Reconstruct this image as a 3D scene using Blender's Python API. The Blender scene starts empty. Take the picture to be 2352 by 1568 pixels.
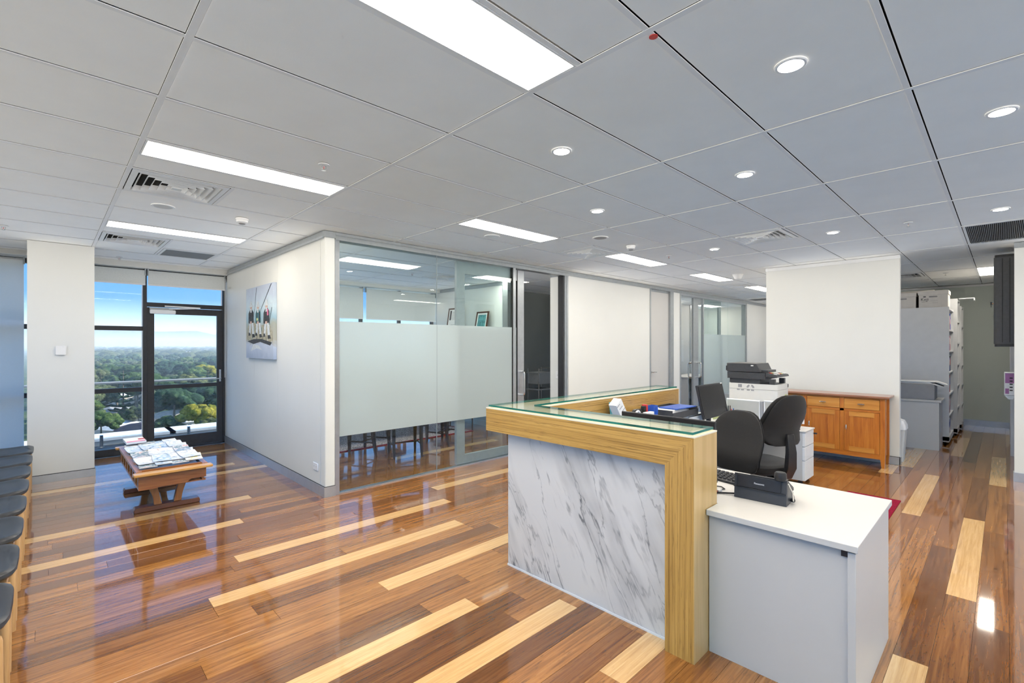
import bpy, bmesh, math, random
from mathutils import Vector, Matrix, noise

random.seed(7)
PI = math.pi
sc = bpy.context.scene
C = sc.collection

# ------------------------------------------------------------------ camera
H = 2.659            # ceiling height
EYE = 1.525
YAW = 0.8003         # heading of the camera in the x/y plane
cam_d = bpy.data.cameras.new('camera')
cam = bpy.data.objects.new('camera', cam_d)
C.objects.link(cam)
cam.location = (0, 0, EYE)
cam.rotation_euler = (PI / 2, 0, YAW - PI / 2)
cam_d.sensor_width = 36.0
cam_d.lens = 36.0 * 1097.08 / 2352.0
cam_d.shift_y = (790.94 - 784.0) / 2352.0
cam_d.clip_start = 0.05
cam_d.clip_end = 30000
sc.camera = cam

# ------------------------------------------------------------------ world
w = bpy.data.worlds.new('sky')
sc.world = w
w.use_nodes = True
nt = w.node_tree
nt.nodes.clear()
tc = nt.nodes.new('ShaderNodeTexCoord')
sx = nt.nodes.new('ShaderNodeSeparateXYZ')
rp = nt.nodes.new('ShaderNodeValToRGB')
bg = nt.nodes.new('ShaderNodeBackground')
ow = nt.nodes.new('ShaderNodeOutputWorld')
nt.links.new(tc.outputs['Generated'], sx.inputs[0])
nt.links.new(sx.outputs['Z'], rp.inputs[0])
nt.links.new(rp.outputs[0], bg.inputs[0])
nt.links.new(bg.outputs[0], ow.inputs[0])
mr = nt.nodes.new('ShaderNodeMath')
mr.operation = 'MULTIPLY_ADD'
mr.inputs[1].default_value = .5
mr.inputs[2].default_value = .5
nt.links.new(sx.outputs['Z'], mr.inputs[0])
nt.links.new(mr.outputs[0], rp.inputs[0])
els = rp.color_ramp.elements
els[0].position = 0.0
els[0].color = (0.88, 0.82, 0.74, 1)
els[1].position = 1.0
els[1].color = (0.20, 0.42, 0.85, 1)
# positions are .5 + .5 * sin(elevation)
for p, c in ((0.485, (0.90, 0.85, 0.78, 1)), (0.5, (1.0, 1.02, 1.03, 1)), (0.513, (0.80, 0.93, 1.03, 1)), (0.526, (0.36, 0.66, 1.02, 1)), (0.5386, (0.07, 0.34, 0.92, 1)), (0.60, (0.12, 0.40, 0.94, 1)), (0.75, (0.24, 0.50, 0.96, 1))):
    e = els.new(p)
    e.color = c
bg.inputs[1].default_value = 0.85

# ------------------------------------------------------------------ sun
sun_d = bpy.data.lights.new('sun', 'SUN')
sun_d.energy = 6.5
sun_d.angle = 0.01
sun_d.color = (1.0, 0.93, 0.82)
sun = bpy.data.objects.new('sun', sun_d)
C.objects.link(sun)
sun.rotation_euler = Vector((-0.85, 0.15, -0.5)).to_track_quat('-Z', 'Y').to_euler()

# ------------------------------------------------------------------ view and sampling
sc.view_settings.view_transform = 'Standard'
sc.view_settings.look = 'None'
sc.view_settings.gamma = 1.0
sc.view_settings.use_curve_mapping = False
sc.view_settings.exposure = 0.62
TROFFER = 12.3       # radiance of the ceiling light panels
DOWN = 36.0          # radiance of the small round downlights
cy = sc.cycles
cy.max_bounces = 7
cy.diffuse_bounces = 4
cy.glossy_bounces = 3
cy.transmission_bounces = 6
cy.transparent_max_bounces = 16
cy.volume_bounces = 1
cy.sample_clamp_indirect = 12.0
cy.caustics_reflective = False
cy.caustics_refractive = False
cy.use_denoising = True
cy.use_adaptive_sampling = True
cy.adaptive_threshold = 0.08
cy.adaptive_min_samples = 12
cy.denoising_prefilter = 'ACCURATE'
cy.use_fast_gi = True
cy.fast_gi_method = 'REPLACE'
cy.ao_bounces_render = 2
w.light_settings.distance = 3.0
w.light_settings.ao_factor = 3.7

# ------------------------------------------------------------------ mesh helpers
class MB:
    """collects shapes into one mesh"""
    def __init__(self):
        self.v = []
        self.f = []

    def add(self, vs, fs):
        o = len(self.v)
        self.v += [tuple(p) for p in vs]
        self.f += [tuple(i + o for i in f) for f in fs]
        return self

    def box(self, x0, x1, y0, y1, z0, z1):
        x0, x1 = min(x0, x1), max(x0, x1)
        y0, y1 = min(y0, y1), max(y0, y1)
        z0, z1 = min(z0, z1), max(z0, z1)
        return self.add([(x0, y0, z0), (x1, y0, z0), (x1, y1, z0), (x0, y1, z0), (x0, y0, z1), (x1, y0, z1), (x1, y1, z1), (x0, y1, z1)],
                        [(0, 3, 2, 1), (4, 5, 6, 7), (0, 1, 5, 4), (1, 2, 6, 5), (2, 3, 7, 6), (3, 0, 4, 7)])

    def obox(self, c, sx, sy, sz, m=None):
        """box of full size sx sy sz centred at c, turned by the 3x3 matrix m"""
        vs = []
        for x in (-.5, .5):
            for y in (-.5, .5):
                for z in (-.5, .5):
                    p = Vector((x * sx, y * sy, z * sz))
                    if m is not None:
                        p = m @ p
                    vs.append(p + Vector(c))
        return self.add(vs, [(0, 1, 3, 2), (4, 6, 7, 5), (0, 4, 5, 1), (2, 3, 7, 6), (0, 2, 6, 4), (1, 5, 7, 3)])

    def prism(self, pts, axis, a0, a1):
        """2-D outline pts swept along an axis: x -> pts are (y,z), y -> (x,z), z -> (x,y)"""
        def P(p, a):
            return {'x': (a, p[0], p[1]), 'y': (p[0], a, p[1]), 'z': (p[0], p[1], a)}[axis]
        n = len(pts)
        vs = [P(p, a0) for p in pts] + [P(p, a1) for p in pts]
        fs = [tuple(range(n - 1, -1, -1)), tuple(range(n, 2 * n))]
        fs += [(i, (i + 1) % n, n + (i + 1) % n, n + i) for i in range(n)]
        return self.add(vs, fs)

    def lathe(self, prof, n=20, c=(0, 0, 0)):
        """prof: list of (r, z) turned around the z axis"""
        vs, fs = [], []
        for r, z in prof:
            for k in range(n):
                a = 2 * PI * k / n
                vs.append((c[0] + r * math.cos(a), c[1] + r * math.sin(a), c[2] + z))
        for i in range(len(prof) - 1):
            for k in range(n):
                fs.append((i * n + k, i * n + (k + 1) % n, (i + 1) * n + (k + 1) % n, (i + 1) * n + k))
        fs.append(tuple(range(n - 1, -1, -1)))
        fs.append(tuple((len(prof) - 1) * n + k for k in range(n)))
        return self.add(vs, fs)

    def tube(self, pts, r, n=10):
        pts = [Vector(p) for p in pts]
        rs = r if isinstance(r, (list, tuple)) else [r] * len(pts)
        vs, fs = [], []
        up = None
        for i, p in enumerate(pts):
            d = (pts[min(i + 1, len(pts) - 1)] - pts[max(i - 1, 0)]).normalized()
            if up is None:
                up = d.orthogonal().normalized()
            else:
                up = (up - d * up.dot(d)).normalized()
            s = d.cross(up)
            for k in range(n):
                a = 2 * PI * k / n
                vs.append(p + (up * math.cos(a) + s * math.sin(a)) * rs[i])
        for i in range(len(pts) - 1):
            for k in range(n):
                fs.append((i * n + k, i * n + (k + 1) % n, (i + 1) * n + (k + 1) % n, (i + 1) * n + k))
        fs.append(tuple(range(n - 1, -1, -1)))
        fs.append(tuple((len(pts) - 1) * n + k for k in range(n)))
        return self.add(vs, fs)

    def loft(self, rings, cap=True):
        n = len(rings[0])
        vs = [p for r in rings for p in r]
        fs = []
        for i in range(len(rings) - 1):
            for k in range(n):
                fs.append((i * n + k, i * n + (k + 1) % n, (i + 1) * n + (k + 1) % n, (i + 1) * n + k))
        if cap:
            fs.append(tuple(range(n - 1, -1, -1)))
            fs.append(tuple((len(rings) - 1) * n + k for k in range(n)))
        return self.add(vs, fs)

    def mesh(self, name, mat=None, smooth=False, fix=True):
        me = bpy.data.meshes.new(name)
        me.from_pydata(self.v, [], self.f)
        if fix:
            b = bmesh.new()
            b.from_mesh(me)
            bmesh.ops.recalc_face_normals(b, faces=b.faces)
            b.to_mesh(me)
            b.free()
        if smooth:
            me.shade_smooth()
            me.set_sharp_from_angle(angle=math.radians(38))
        if mat is not None:
            me.materials.append(MATS[mat] if isinstance(mat, str) else mat)
        me.update()
        return me

    def build(self, name, mat, parent=None, loc=(0, 0, 0), rot=(0, 0, 0), bevel=0, smooth=False, seg=2):
        o = bpy.data.objects.new(name, self.mesh(name, mat, smooth or bevel > 0))
        C.objects.link(o)
        o.location = loc
        o.rotation_euler = rot
        if parent is not None:
            o.parent = parent
        if bevel:
            md = o.modifiers.new('bevel', 'BEVEL')
            md.width = bevel
            md.segments = seg
            md.limit_method = 'ANGLE'
            md.angle_limit = math.radians(35)
            md.harden_normals = False
        return o


def tag(o, label=None, cat=None, group=None, kind=None):
    if label:
        o['label'] = label
    if cat:
        o['category'] = cat
    if group:
        o['group'] = group
    if kind:
        o['kind'] = kind
    return o


def thing(name, label, cat, loc=(0, 0, 0), rz=0, group=None):
    o = bpy.data.objects.new(name, None)
    C.objects.link(o)
    o.location = loc
    o.rotation_euler = (0, 0, rz)
    o.empty_display_size = 0.05
    return tag(o, label, cat, group)


def struct(mb, name, mat, parent=None, bevel=0, label=None):
    o = mb.build(name, mat, parent, bevel=bevel)
    if parent is None:
        o['kind'] = 'structure'
        if label:
            o['label'] = label
            o['category'] = name.split('_')[0]
    return o


def copy_tree(o, parent=None, loc=None, rz=None, label=None, group=None):
    c = o.copy()
    C.objects.link(c)
    c.parent = parent
    for ch in o.children:
        copy_tree(ch, c)
    if loc is not None:
        c.location = loc
    if rz is not None:
        c.rotation_euler = (0, 0, rz)
    tag(c, label, None, group)
    return c


def text(body, name, mat, parent, loc, rot, size, ext=0.0006, align='CENTER'):
    cu = bpy.data.curves.new(name, 'FONT')
    cu.body = body
    cu.size = size
    cu.extrude = ext
    cu.align_x = align
    cu.align_y = 'CENTER'
    cu.materials.append(MATS[mat])
    tmp = bpy.data.objects.new(name, cu)
    C.objects.link(tmp)
    me = bpy.data.meshes.new_from_object(tmp.evaluated_get(bpy.context.evaluated_depsgraph_get()))
    bpy.data.objects.remove(tmp)
    o = bpy.data.objects.new(name, me)
    C.objects.link(o)
    o.parent = parent
    o.location = loc
    o.rotation_euler = rot
    return o


def arc(cx, cy_, r, a0, a1, n):
    return [(cx + r * math.cos(a0 + (a1 - a0) * k / n), cy_ + r * math.sin(a0 + (a1 - a0) * k / n)) for k in range(n + 1)]


def rrect(x0, x1, y0, y1, r, n=4):
    return (arc(x1 - r, y0 + r, r, -PI / 2, 0, n) + arc(x1 - r, y1 - r, r, 0, PI / 2, n)
            + arc(x0 + r, y1 - r, r, PI / 2, PI, n) + arc(x0 + r, y0 + r, r, PI, 1.5 * PI, n))


# ------------------------------------------------------------------ materials
MATS = {}


class G:
    """a small node graph helper"""
    def __init__(self, name):
        self.m = bpy.data.materials.new(name)
        self.m.use_nodes = True
        self.t = self.m.node_tree
        self.t.nodes.clear()
        self.out = self.n('ShaderNodeOutputMaterial')
        MATS[name] = self.m

    def n(self, typ, **kw):
        nd = self.t.nodes.new(typ)
        for k, v in kw.items():
            setattr(nd, k, v)
        return nd

    def l(self, a, b):
        self.t.links.new(a, b)

    def coord(self, which='Object', scale=(1, 1, 1), rot=(0, 0, 0), loc=(0, 0, 0)):
        t = self.n('ShaderNodeTexCoord')
        mp = self.n('ShaderNodeMapping')
        mp.inputs['Scale'].default_value = scale
        mp.inputs['Rotation'].default_value = rot
        mp.inputs['Location'].default_value = loc
        self.l(t.outputs[which], mp.inputs['Vector'])
        return mp.outputs[0]

    def noise(self, vec, scale=5, detail=3, rough=.55, dist=0):
        nn = self.n('ShaderNodeTexNoise')
        nn.inputs['Scale'].default_value = scale
        nn.inputs['Detail'].default_value = detail
        nn.inputs['Roughness'].default_value = rough
        nn.inputs['Distortion'].default_value = dist
        if vec is not None:
            self.l(vec, nn.inputs['Vector'])
        return nn.outputs['Fac']

    def ramp(self, fac, stops, interp='LINEAR'):
        r = self.n('ShaderNodeValToRGB')
        r.color_ramp.interpolation = interp
        e = r.color_ramp.elements
        while len(e) > 1:
            e.remove(e[-1])
        e[0].position = stops[0][0]
        e[0].color = c4(stops[0][1])
        for p, c in stops[1:]:
            x = e.new(p)
            x.color = c4(c)
        self.l(fac, r.inputs[0])
        return r.outputs[0]

    def mix(self, fac, a, b, mode='MIX'):
        m = self.n('ShaderNodeMix', data_type='RGBA', blend_type=mode)
        for s, v in ((m.inputs[0], fac), (m.inputs[6], a), (m.inputs[7], b)):
            if hasattr(v, 'is_linked') or hasattr(v, 'node'):
                self.l(v, s)
            elif isinstance(v, (int, float)):
                s.default_value = v
            else:
                s.default_value = c4(v)
        return m.outputs[2]

    def math(self, op, a, b=0.0, clamp=False):
        m = self.n('ShaderNodeMath', operation=op, use_clamp=clamp)
        for s, v in ((m.inputs[0], a), (m.inputs[1], b)):
            if hasattr(v, 'node'):
                self.l(v, s)
            else:
                s.default_value = v
        return m.outputs[0]

    def bsdf(self, col, rough=.5, metal=0, spec=.5, coat=0, coat_rough=.05, bump=None, bump_str=.1, bump_dist=.01, sheen=0, coat_ior=1.5):
        p = self.n('ShaderNodeBsdfPrincipled')
        for k, v in (('Base Color', col), ('Roughness', rough)):
            if hasattr(v, 'node'):
                self.l(v, p.inputs[k])
            else:
                p.inputs[k].default_value = c4(v) if k == 'Base Color' else v
        p.inputs['Metallic'].default_value = metal
        p.inputs['Specular IOR Level'].default_value = spec
        p.inputs['Coat Weight'].default_value = coat
        p.inputs['Coat Roughness'].default_value = coat_rough
        p.inputs['Coat IOR'].default_value = coat_ior
        p.inputs['Sheen Weight'].default_value = sheen
        if bump is not None:
            b = self.n('ShaderNodeBump')
            b.inputs['Strength'].default_value = bump_str
            b.inputs['Distance'].default_value = bump_dist
            self.l(bump, b.inputs['Height'])
            self.l(b.outputs[0], p.inputs['Normal'])
        self.l(p.outputs[0], self.out.inputs['Surface'])
        return p


def c4(c):
    if isinstance(c, (int, float)):
        return (c, c, c, 1)
    return tuple(c) if len(c) == 4 else (c[0], c[1], c[2], 1)


def plain(name, col, rough=.5, metal=0, spec=.5, var=.05, scale=9, coat=0, bump=0, bscale=200, sheen=0, bdist=.002):
    """principled material whose colour and gloss drift slightly with a noise texture"""
    g = G(name)
    v = g.coord('Object')
    f = g.noise(v, scale, 3)
    dark = tuple(x * (1 - var) for x in col)
    lite = tuple(min(1, x * (1 + var)) for x in col)
    cc = g.ramp(f, [(.3, dark), (.7, lite)])
    bn = g.noise(v, bscale, 2) if bump else None
    g.bsdf(cc, rough, metal, spec, coat, bump=bn, bump_str=bump, bump_dist=bdist, sheen=sheen)
    return g.m


def emit(name, col, strength):
    g = G(name)
    e = g.n('ShaderNodeEmission')
    e.inputs[0].default_value = c4(col)
    e.inputs[1].default_value = strength
    g.l(e.outputs[0], g.out.inputs['Surface'])


def glass(name, tint, ior=1.5, rough=0.0):
    g = G(name)
    t = g.n('ShaderNodeBsdfTransparent')
    t.inputs[0].default_value = c4(tint)
    gl = g.n('ShaderNodeBsdfGlossy')
    gl.inputs['Roughness'].default_value = rough
    fr = g.n('ShaderNodeFresnel')
    fr.inputs[0].default_value = ior
    # the same reflectance from both sides of each face
    ly = g.n('ShaderNodeLayerWeight')
    ly.inputs[0].default_value = .5
    f5 = g.math('POWER', ly.outputs['Facing'], 5.0)
    f = g.math('ADD', g.math('MULTIPLY', f5, .7), ((ior - 1) / (ior + 1)) ** 2, True)
    g.t.nodes.remove(fr)
    mx = g.n('ShaderNodeMixShader')
    g.l(f, mx.inputs[0])
    g.l(t.outputs[0], mx.inputs[1])
    g.l(gl.outputs[0], mx.inputs[2])
    g.l(mx.outputs[0], g.out.inputs['Surface'])


plain('wall_paint', (.73, .735, .71), .55, spec=.3, var=.015, scale=1.5, bump=.03, bscale=350)
plain('wall_green', (.62, .68, .63), .55, spec=.3, var=.02, scale=1.5)
plain('wall_dark', (.20, .22, .22), .6, spec=.3, var=.03, scale=2)  # gloom of the unlit room put into the wall colour
plain('tile_white', (.91, .90, .875), .8, spec=.15, var=.02, scale=3, bump=.12, bscale=260)
plain('tbar', (.82, .82, .82), .6, spec=.4, var=.02)
plain('void', (.02, .02, .02), .9, spec=.1)
plain('white_metal', (.80, .81, .82), .35, spec=.45, var=.02)
plain('grey_mesh', (.23, .24, .25), .6, spec=.3, var=.15, scale=300)
plain('aluminium', (.50, .53, .56), .32, metal=.75, var=.05, scale=20)
plain('alu_grey', (.40, .43, .45), .4, metal=.5, var=.05, scale=20)
plain('alu_base', (.52, .55, .57), .35, metal=.6, var=.04, scale=15)
plain('steel', (.70, .70, .69), .18, metal=1, var=.04, scale=30)
plain('frame_black', (.035, .036, .04), .4, spec=.4, var=.1, scale=30)
plain('rubber', (.02, .02, .02), .6, var=.1)
plain('blind', (.72, .75, .74), .8, spec=.1, var=.03, scale=60)
plain('white_laminate', (.57, .56, .545), .38, spec=.4, var=.015, scale=2)
plain('white_plastic', (.80, .80, .80), .35, spec=.45, var=.02)
plain('cream_plastic', (.70, .69, .65), .4, spec=.4, var=.02)
plain('grey_light', (.62, .62, .61), .45, spec=.4, var=.02)
plain('grey_panel', (.46, .455, .43), .5, spec=.3, var=.03)
plain('grey_mid', (.30, .30, .31), .5, var=.05)
plain('black_plastic', (.022, .022, .025), .35, spec=.5, var=.15, scale=40)
plain('black_matte', (.016, .016, .018), .55, spec=.4, var=.15, scale=40)
plain('charcoal', (.055, .057, .062), .42, spec=.45, var=.08, scale=30)
plain('screen', (.015, .015, .017), .22, spec=.5, var=.1, scale=4)
plain('chair_fabric', (.020, .019, .019), .75, spec=.3, var=.3, scale=350, bump=.25, bscale=700, sheen=.15)
plain('seat_vinyl', (.035, .037, .042), .33, spec=.5, var=.08, scale=25, bump=.05, bscale=500)
plain('paper', (.82, .82, .80), .7, spec=.2, var=.03, scale=20)
plain('cardboard_white', (.74, .71, .67), .75, spec=.15, var=.04, scale=12)
plain('cable', (.02, .02, .02), .5)
plain('red', (.55, .03, .03), .4, var=.1)
plain('blue', (.02, .09, .45), .4, var=.1)
plain('yellow', (.85, .60, .02), .4, var=.08)
plain('green_yellow', (.58, .62, .25), .5, var=.06)
plain('pink', (.75, .18, .32), .5, var=.08)
plain('purple', (.38, .16, .36), .5, var=.08)
plain('teal_print', (.12, .40, .46), .5, var=.4, scale=30)
plain('ink', (.03, .03, .035), .6)
plain('skin_paint', (.62, .42, .34), .7, var=.2, scale=60)
plain('clear_plastic', (.70, .73, .75), .12, spec=.6, var=.06, scale=40)
plain('cream_edge', (.80, .74, .60), .45, var=.03)
plain('silver_button', (.6, .6, .62), .35, metal=.4)
plain('concrete', (.55, .58, .58), .7, var=.1, scale=2, bump=.2, bscale=60)
plain('cap_white', (.80, .82, .84), .4, var=.03)
plain('deck', (.10, .11, .115), .7, var=.25, scale=14)
plain('photo_art', (.10, .30, .32), .4, var=.6, scale=14)
emit('troffer_glow', (1.0, .925, .80), TROFFER)
emit('down_glow', (1.0, .95, .88), DOWN)
glass('pane', (.965, .985, .98))
glass('pane_tint', (.925, .975, .97))
glass('pane_outer', (.98, .99, .99), 1.22)


def _frost():
    g = G('frost')
    tl = g.n('ShaderNodeBsdfTranslucent')
    tl.inputs[0].default_value = (.95, .985, .98, 1)
    df = g.n('ShaderNodeBsdfDiffuse')
    df.inputs[0].default_value = (.82, .92, .93, 1)
    rf = g.n('ShaderNodeBsdfRefraction')
    rf.inputs[0].default_value = (.96, .99, .985, 1)
    rf.inputs['Roughness'].default_value = .42
    rf.inputs['IOR'].default_value = 1.2
    m1 = g.n('ShaderNodeMixShader')
    m1.inputs[0].default_value = .58
    g.l(tl.outputs[0], m1.inputs[1])
    g.l(df.outputs[0], m1.inputs[2])
    m2 = g.n('ShaderNodeMixShader')
    nz = g.noise(g.coord('Object'), 2.0, 1)
    g.l(g.ramp(nz, [(.2, .34), (.8, .38)]), m2.inputs[0])
    g.l(m1.outputs[0], m2.inputs[1])
    g.l(rf.outputs[0], m2.inputs[2])
    g.l(m2.outputs[0], g.out.inputs['Surface'])


_frost()


def _blind_glow():
    g = G('blind_glow')
    tl = g.n('ShaderNodeBsdfTranslucent')
    tl.inputs[0].default_value = (1, 1, 1, 1)
    df = g.n('ShaderNodeBsdfDiffuse')
    nz = g.noise(g.coord('Object'), 60, 2)
    g.l(g.ramp(nz, [(.3, (.76, .79, .80)), (.7, (.80, .83, .84))]), df.inputs[0])
    m1 = g.n('ShaderNodeMixShader')
    m1.inputs[0].default_value = .33
    g.l(tl.outputs[0], m1.inputs[1])
    g.l(df.outputs[0], m1.inputs[2])
    g.l(m1.outputs[0], g.out.inputs['Surface'])


_blind_glow()


def wood(name, cols, axis='x', fine=70, long=1.6, rough=.3, coat=0, flecks=0, dark=(.05, .02, .01), rnd=False, island=False, coat_rough=.05, tone=None, bstr=.05, coat_ior=1.5, spec=.5):
    """striped timber; the grain runs along the given object axis"""
    g = G(name)
    s = [fine, fine, fine]
    s['xyz'.index(axis)] = long
    t = g.n('ShaderNodeTexCoord')
    src = t.outputs['Object']
    rv = None
    if rnd or island:
        if island:
            rv = g.n('ShaderNodeNewGeometry').outputs['Random Per Island']
        else:
            rv = g.n('ShaderNodeObjectInfo').outputs['Random']
        ad = g.n('ShaderNodeVectorMath', operation='ADD')
        cb = g.n('ShaderNodeCombineXYZ')
        sc_ = g.math('MULTIPLY', rv, 37.0)
        for k in range(3):
            g.l(sc_, cb.inputs[k])
        g.l(src, ad.inputs[0])
        g.l(cb.outputs[0], ad.inputs[1])
        src = ad.outputs[0]
    mp = g.n('ShaderNodeMapping')
    mp.inputs['Scale'].default_value = s
    g.l(src, mp.inputs[0])
    f = g.noise(mp.outputs[0], 1.0, 5, .62, .6)
    col = g.ramp(f, [(.28, cols[0]), (.5, cols[1]), (.72, cols[2])])
    if tone is not None and rv is not None:
        tn = g.ramp(rv, tone)
        col = g.mix(1.0, col, tn, 'MULTIPLY')
    if flecks:
        mp2 = g.n('ShaderNodeMapping')
        s2 = [fine * 1.6] * 3
        s2['xyz'.index(axis)] = long * 7
        mp2.inputs['Scale'].default_value = s2
        g.l(src, mp2.inputs[0])
        f2 = g.noise(mp2.outputs[0], 1.0, 3, .6)
        k = g.ramp(f2, [(.60, (0, 0, 0)), (.72, (1, 1, 1))])
        k = g.math('MULTIPLY', k, flecks)
        col = g.mix(k, col, dark)
    p = g.bsdf(col, rough, spec=spec, coat=coat, coat_rough=coat_rough, bump=f, bump_str=bstr, bump_dist=.002, coat_ior=coat_ior)
    return g.m


TONE = [(0, (.42, .36, .34)), (.16, (.62, .55, .52)), (.35, (.85, .80, .76)), (.6, (1, 1, 1)), (.8, (1.0, .96, .92)), (1, (.55, .47, .43))]
BROWN = [(.15, .055, .011), (.32, .132, .029), (.45, .21, .054)]
for nm, kw in (('plank_brown', dict(rnd=True)), ('plank_brown_far', dict(island=True))):
    wood(nm, BROWN, 'x', 55, 2.2, .22, coat=1.0, flecks=.55, dark=(.05, .022, .01), tone=TONE, coat_rough=.05, coat_ior=1.65, spec=.08, **kw)
wood('plank_light', [(.48, .27, .10), (.61, .37, .15), (.71, .46, .21)], 'x', 60, 2.4, .22, coat=1.0, flecks=.25, dark=(.38, .18, .06), rnd=True, coat_rough=.05, coat_ior=1.65, spec=.08)
ZEB = [(.20, .10, .020), (.52, .30, .075), (.66, .41, .12)]
for ax in 'xyz':
    wood('zebra_' + ax, ZEB, ax, 150, 1.1, .35, coat=.3, flecks=.85, dark=(.10, .045, .01), coat_rough=.2)
wood('veneer_plain', [(.52, .33, .11), (.62, .41, .16), (.68, .47, .20)], 'z', 14, .8, .35, coat=.25, coat_rough=.2)
wood('chair_wood', [(.48, .26, .10), (.60, .36, .16), (.70, .45, .22)], 'z', 70, 3, .4)
wood('chair_wood_x', [(.48, .26, .10), (.60, .36, .16), (.70, .45, .22)], 'x', 70, 3, .4)
wood('table_wood', [(.24, .075, .02), (.36, .13, .035), (.45, .18, .05)], 'x', 40, 3, .3, coat=.4, coat_rough=.15)
wood('table_wood_y', [(.24, .075, .02), (.36, .13, .035), (.45, .18, .05)], 'y', 40, 3, .3, coat=.4, coat_rough=.15)
wood('table_wood_z', [(.30, .10, .025), (.44, .17, .045), (.52, .22, .06)], 'z', 40, 3, .3, coat=.4, coat_rough=.15)
wood('table_foot', [(.10, .03, .015), (.15, .048, .024), (.20, .065, .03)], 'x', 40, 3, .3, coat=.5, coat_rough=.15)
wood('table_edge', [(.50, .24, .05), (.62, .32, .08), (.70, .40, .12)], 'x', 40, 3, .3, coat=.5, coat_rough=.15)
SB = [(.34, .09, .010), (.50, .155, .016), (.60, .22, .030)]
wood('sideboard_y', SB, 'y', 30, 2, .35, coat=.25, coat_rough=.2)
wood('sideboard_z', SB, 'z', 30, 2, .35, coat=.25, coat_rough=.2)
wood('sideboard_top', [(.26, .11, .06), (.34, .15, .09), (.40, .19, .11)], 'y', 30, 2, .3, coat=.5, coat_rough=.15)
wood('sideboard_drawer', [(.48, .18, .025), (.60, .25, .040), (.68, .32, .065)], 'y', 25, 2, .35, coat=.25, coat_rough=.2)
wood('frame_wood', [(.06, .025, .015), (.09, .04, .025), (.12, .05, .03)], 'z', 60, 4, .4)
wood('dark_leg', [(.025, .016, .012), (.04, .026, .02), (.055, .036, .028)], 'z', 50, 3, .35)


def _marble():
    g = G('marble')
    # veins lean down to the right across the front panel (its local y and z)
    v = g.coord('Object', rot=(math.radians(28), 0, 0))
    st = g.n('ShaderNodeMapping')
    st.inputs['Scale'].default_value = (1, 2.6, .55)
    g.l(v, st.inputs[0])
    warp = g.n('ShaderNodeTexNoise')
    warp.inputs['Scale'].default_value = 2.6
    warp.inputs['Detail'].default_value = 5
    g.l(st.outputs[0], warp.inputs['Vector'])
    ad = g.n('ShaderNodeVectorMath', operation='MULTIPLY_ADD')
    ad.inputs[1].default_value = (.55, .55, .55)
    g.l(warp.outputs['Color'], ad.inputs[0])
    g.l(st.outputs[0], ad.inputs[2])

    def vein(scale, lo, hi, detail, seed):
        mp = g.n('ShaderNodeMapping')
        mp.inputs['Location'].default_value = (seed, seed * 1.7, seed * .6)
        g.l(ad.outputs[0], mp.inputs[0])
        f = g.noise(mp.outputs[0], scale, detail, .55)
        d = g.math('ABSOLUTE', g.math('SUBTRACT', f, .5))
        return g.ramp(d, [(lo, (1, 1, 1)), (hi, (0, 0, 0))])
    big = vein(.8, .0, .06, 3, 3.1)
    thin = vein(.9, .0, .011, 5, 9.3)
    thin2 = vein(1.3, .0, .010, 4, 5.2)
    mask = g.noise(v, 2.2, 2)
    mk = g.ramp(mask, [(.40, (0, 0, 0)), (.62, (1, 1, 1))])
    a = g.math('MULTIPLY', g.math('MULTIPLY', big, mk), .40)
    mask2 = g.noise(v, 1.7, 2)
    mk2 = g.ramp(mask2, [(.46, (0, 0, 0)), (.60, (1, 1, 1))])
    b = g.math('MULTIPLY', g.math('MULTIPLY', thin, mk2), .95)
    c = g.math('MULTIPLY', g.math('MULTIPLY', thin2, mk), .5)
    thin3 = vein(1.05, .0, .008, 6, 1.4)
    d3 = g.math('MULTIPLY', thin3, .55)
    s = g.math('ADD', g.math('ADD', g.math('ADD', a, b), c), d3, True)
    col = g.mix(s, (.70, .685, .67), (.20, .205, .215))
    g.bsdf(col, .28, spec=.5)


_marble()


def _foliage(name, dark, mid, lite, scale=1.0):
    g = G(name)
    v = g.coord('Object')
    oi = g.n('ShaderNodeObjectInfo').outputs['Random']
    f = g.noise(v, .75 * scale, 6, .72)
    col = g.ramp(f, [(.34, dark), (.52, mid), (.68, lite)])
    tn = g.ramp(oi, [(0, (.72, .82, .8)), (.5, (1, 1, 1)), (1, (1.15, 1.1, .85))])
    col = g.mix(1.0, col, tn, 'MULTIPLY')
    b = g.noise(v, 1.3 * scale, 5, .75)
    g.bsdf(col, .9, spec=.1, bump=b, bump_str=1.0, bump_dist=1.2)


_foliage('leaf_green', (.012, .040, .022), (.07, .13, .055), (.22, .29, .10))
_foliage('leaf_dark', (.008, .026, .020), (.035, .085, .052), (.12, .19, .09))
_foliage('leaf_yellow', (.08, .09, .015), (.30, .29, .04), (.60, .52, .10))
_foliage('leaf_olive', (.025, .045, .022), (.11, .14, .07), (.27, .30, .14))
plain('trunk', (.18, .15, .12), .9, var=.2, scale=3)
plain('roof_white', (.62, .63, .64), .5, var=.08, scale=.4)
plain('roof_grey', (.30, .31, .33), .7, var=.12, scale=.5)
plain('roof_red', (.16, .09, .09), .8, var=.2, scale=.6)
plain('roof_tan', (.42, .36, .30), .8, var=.2, scale=.6)
plain('house_wall', (.55, .50, .45), .8, var=.08, scale=.5)
plain('house_glass', (.05, .07, .09), .1)
plain('hill', (.10, .15, .12), .95, var=.3, scale=.002)


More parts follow.
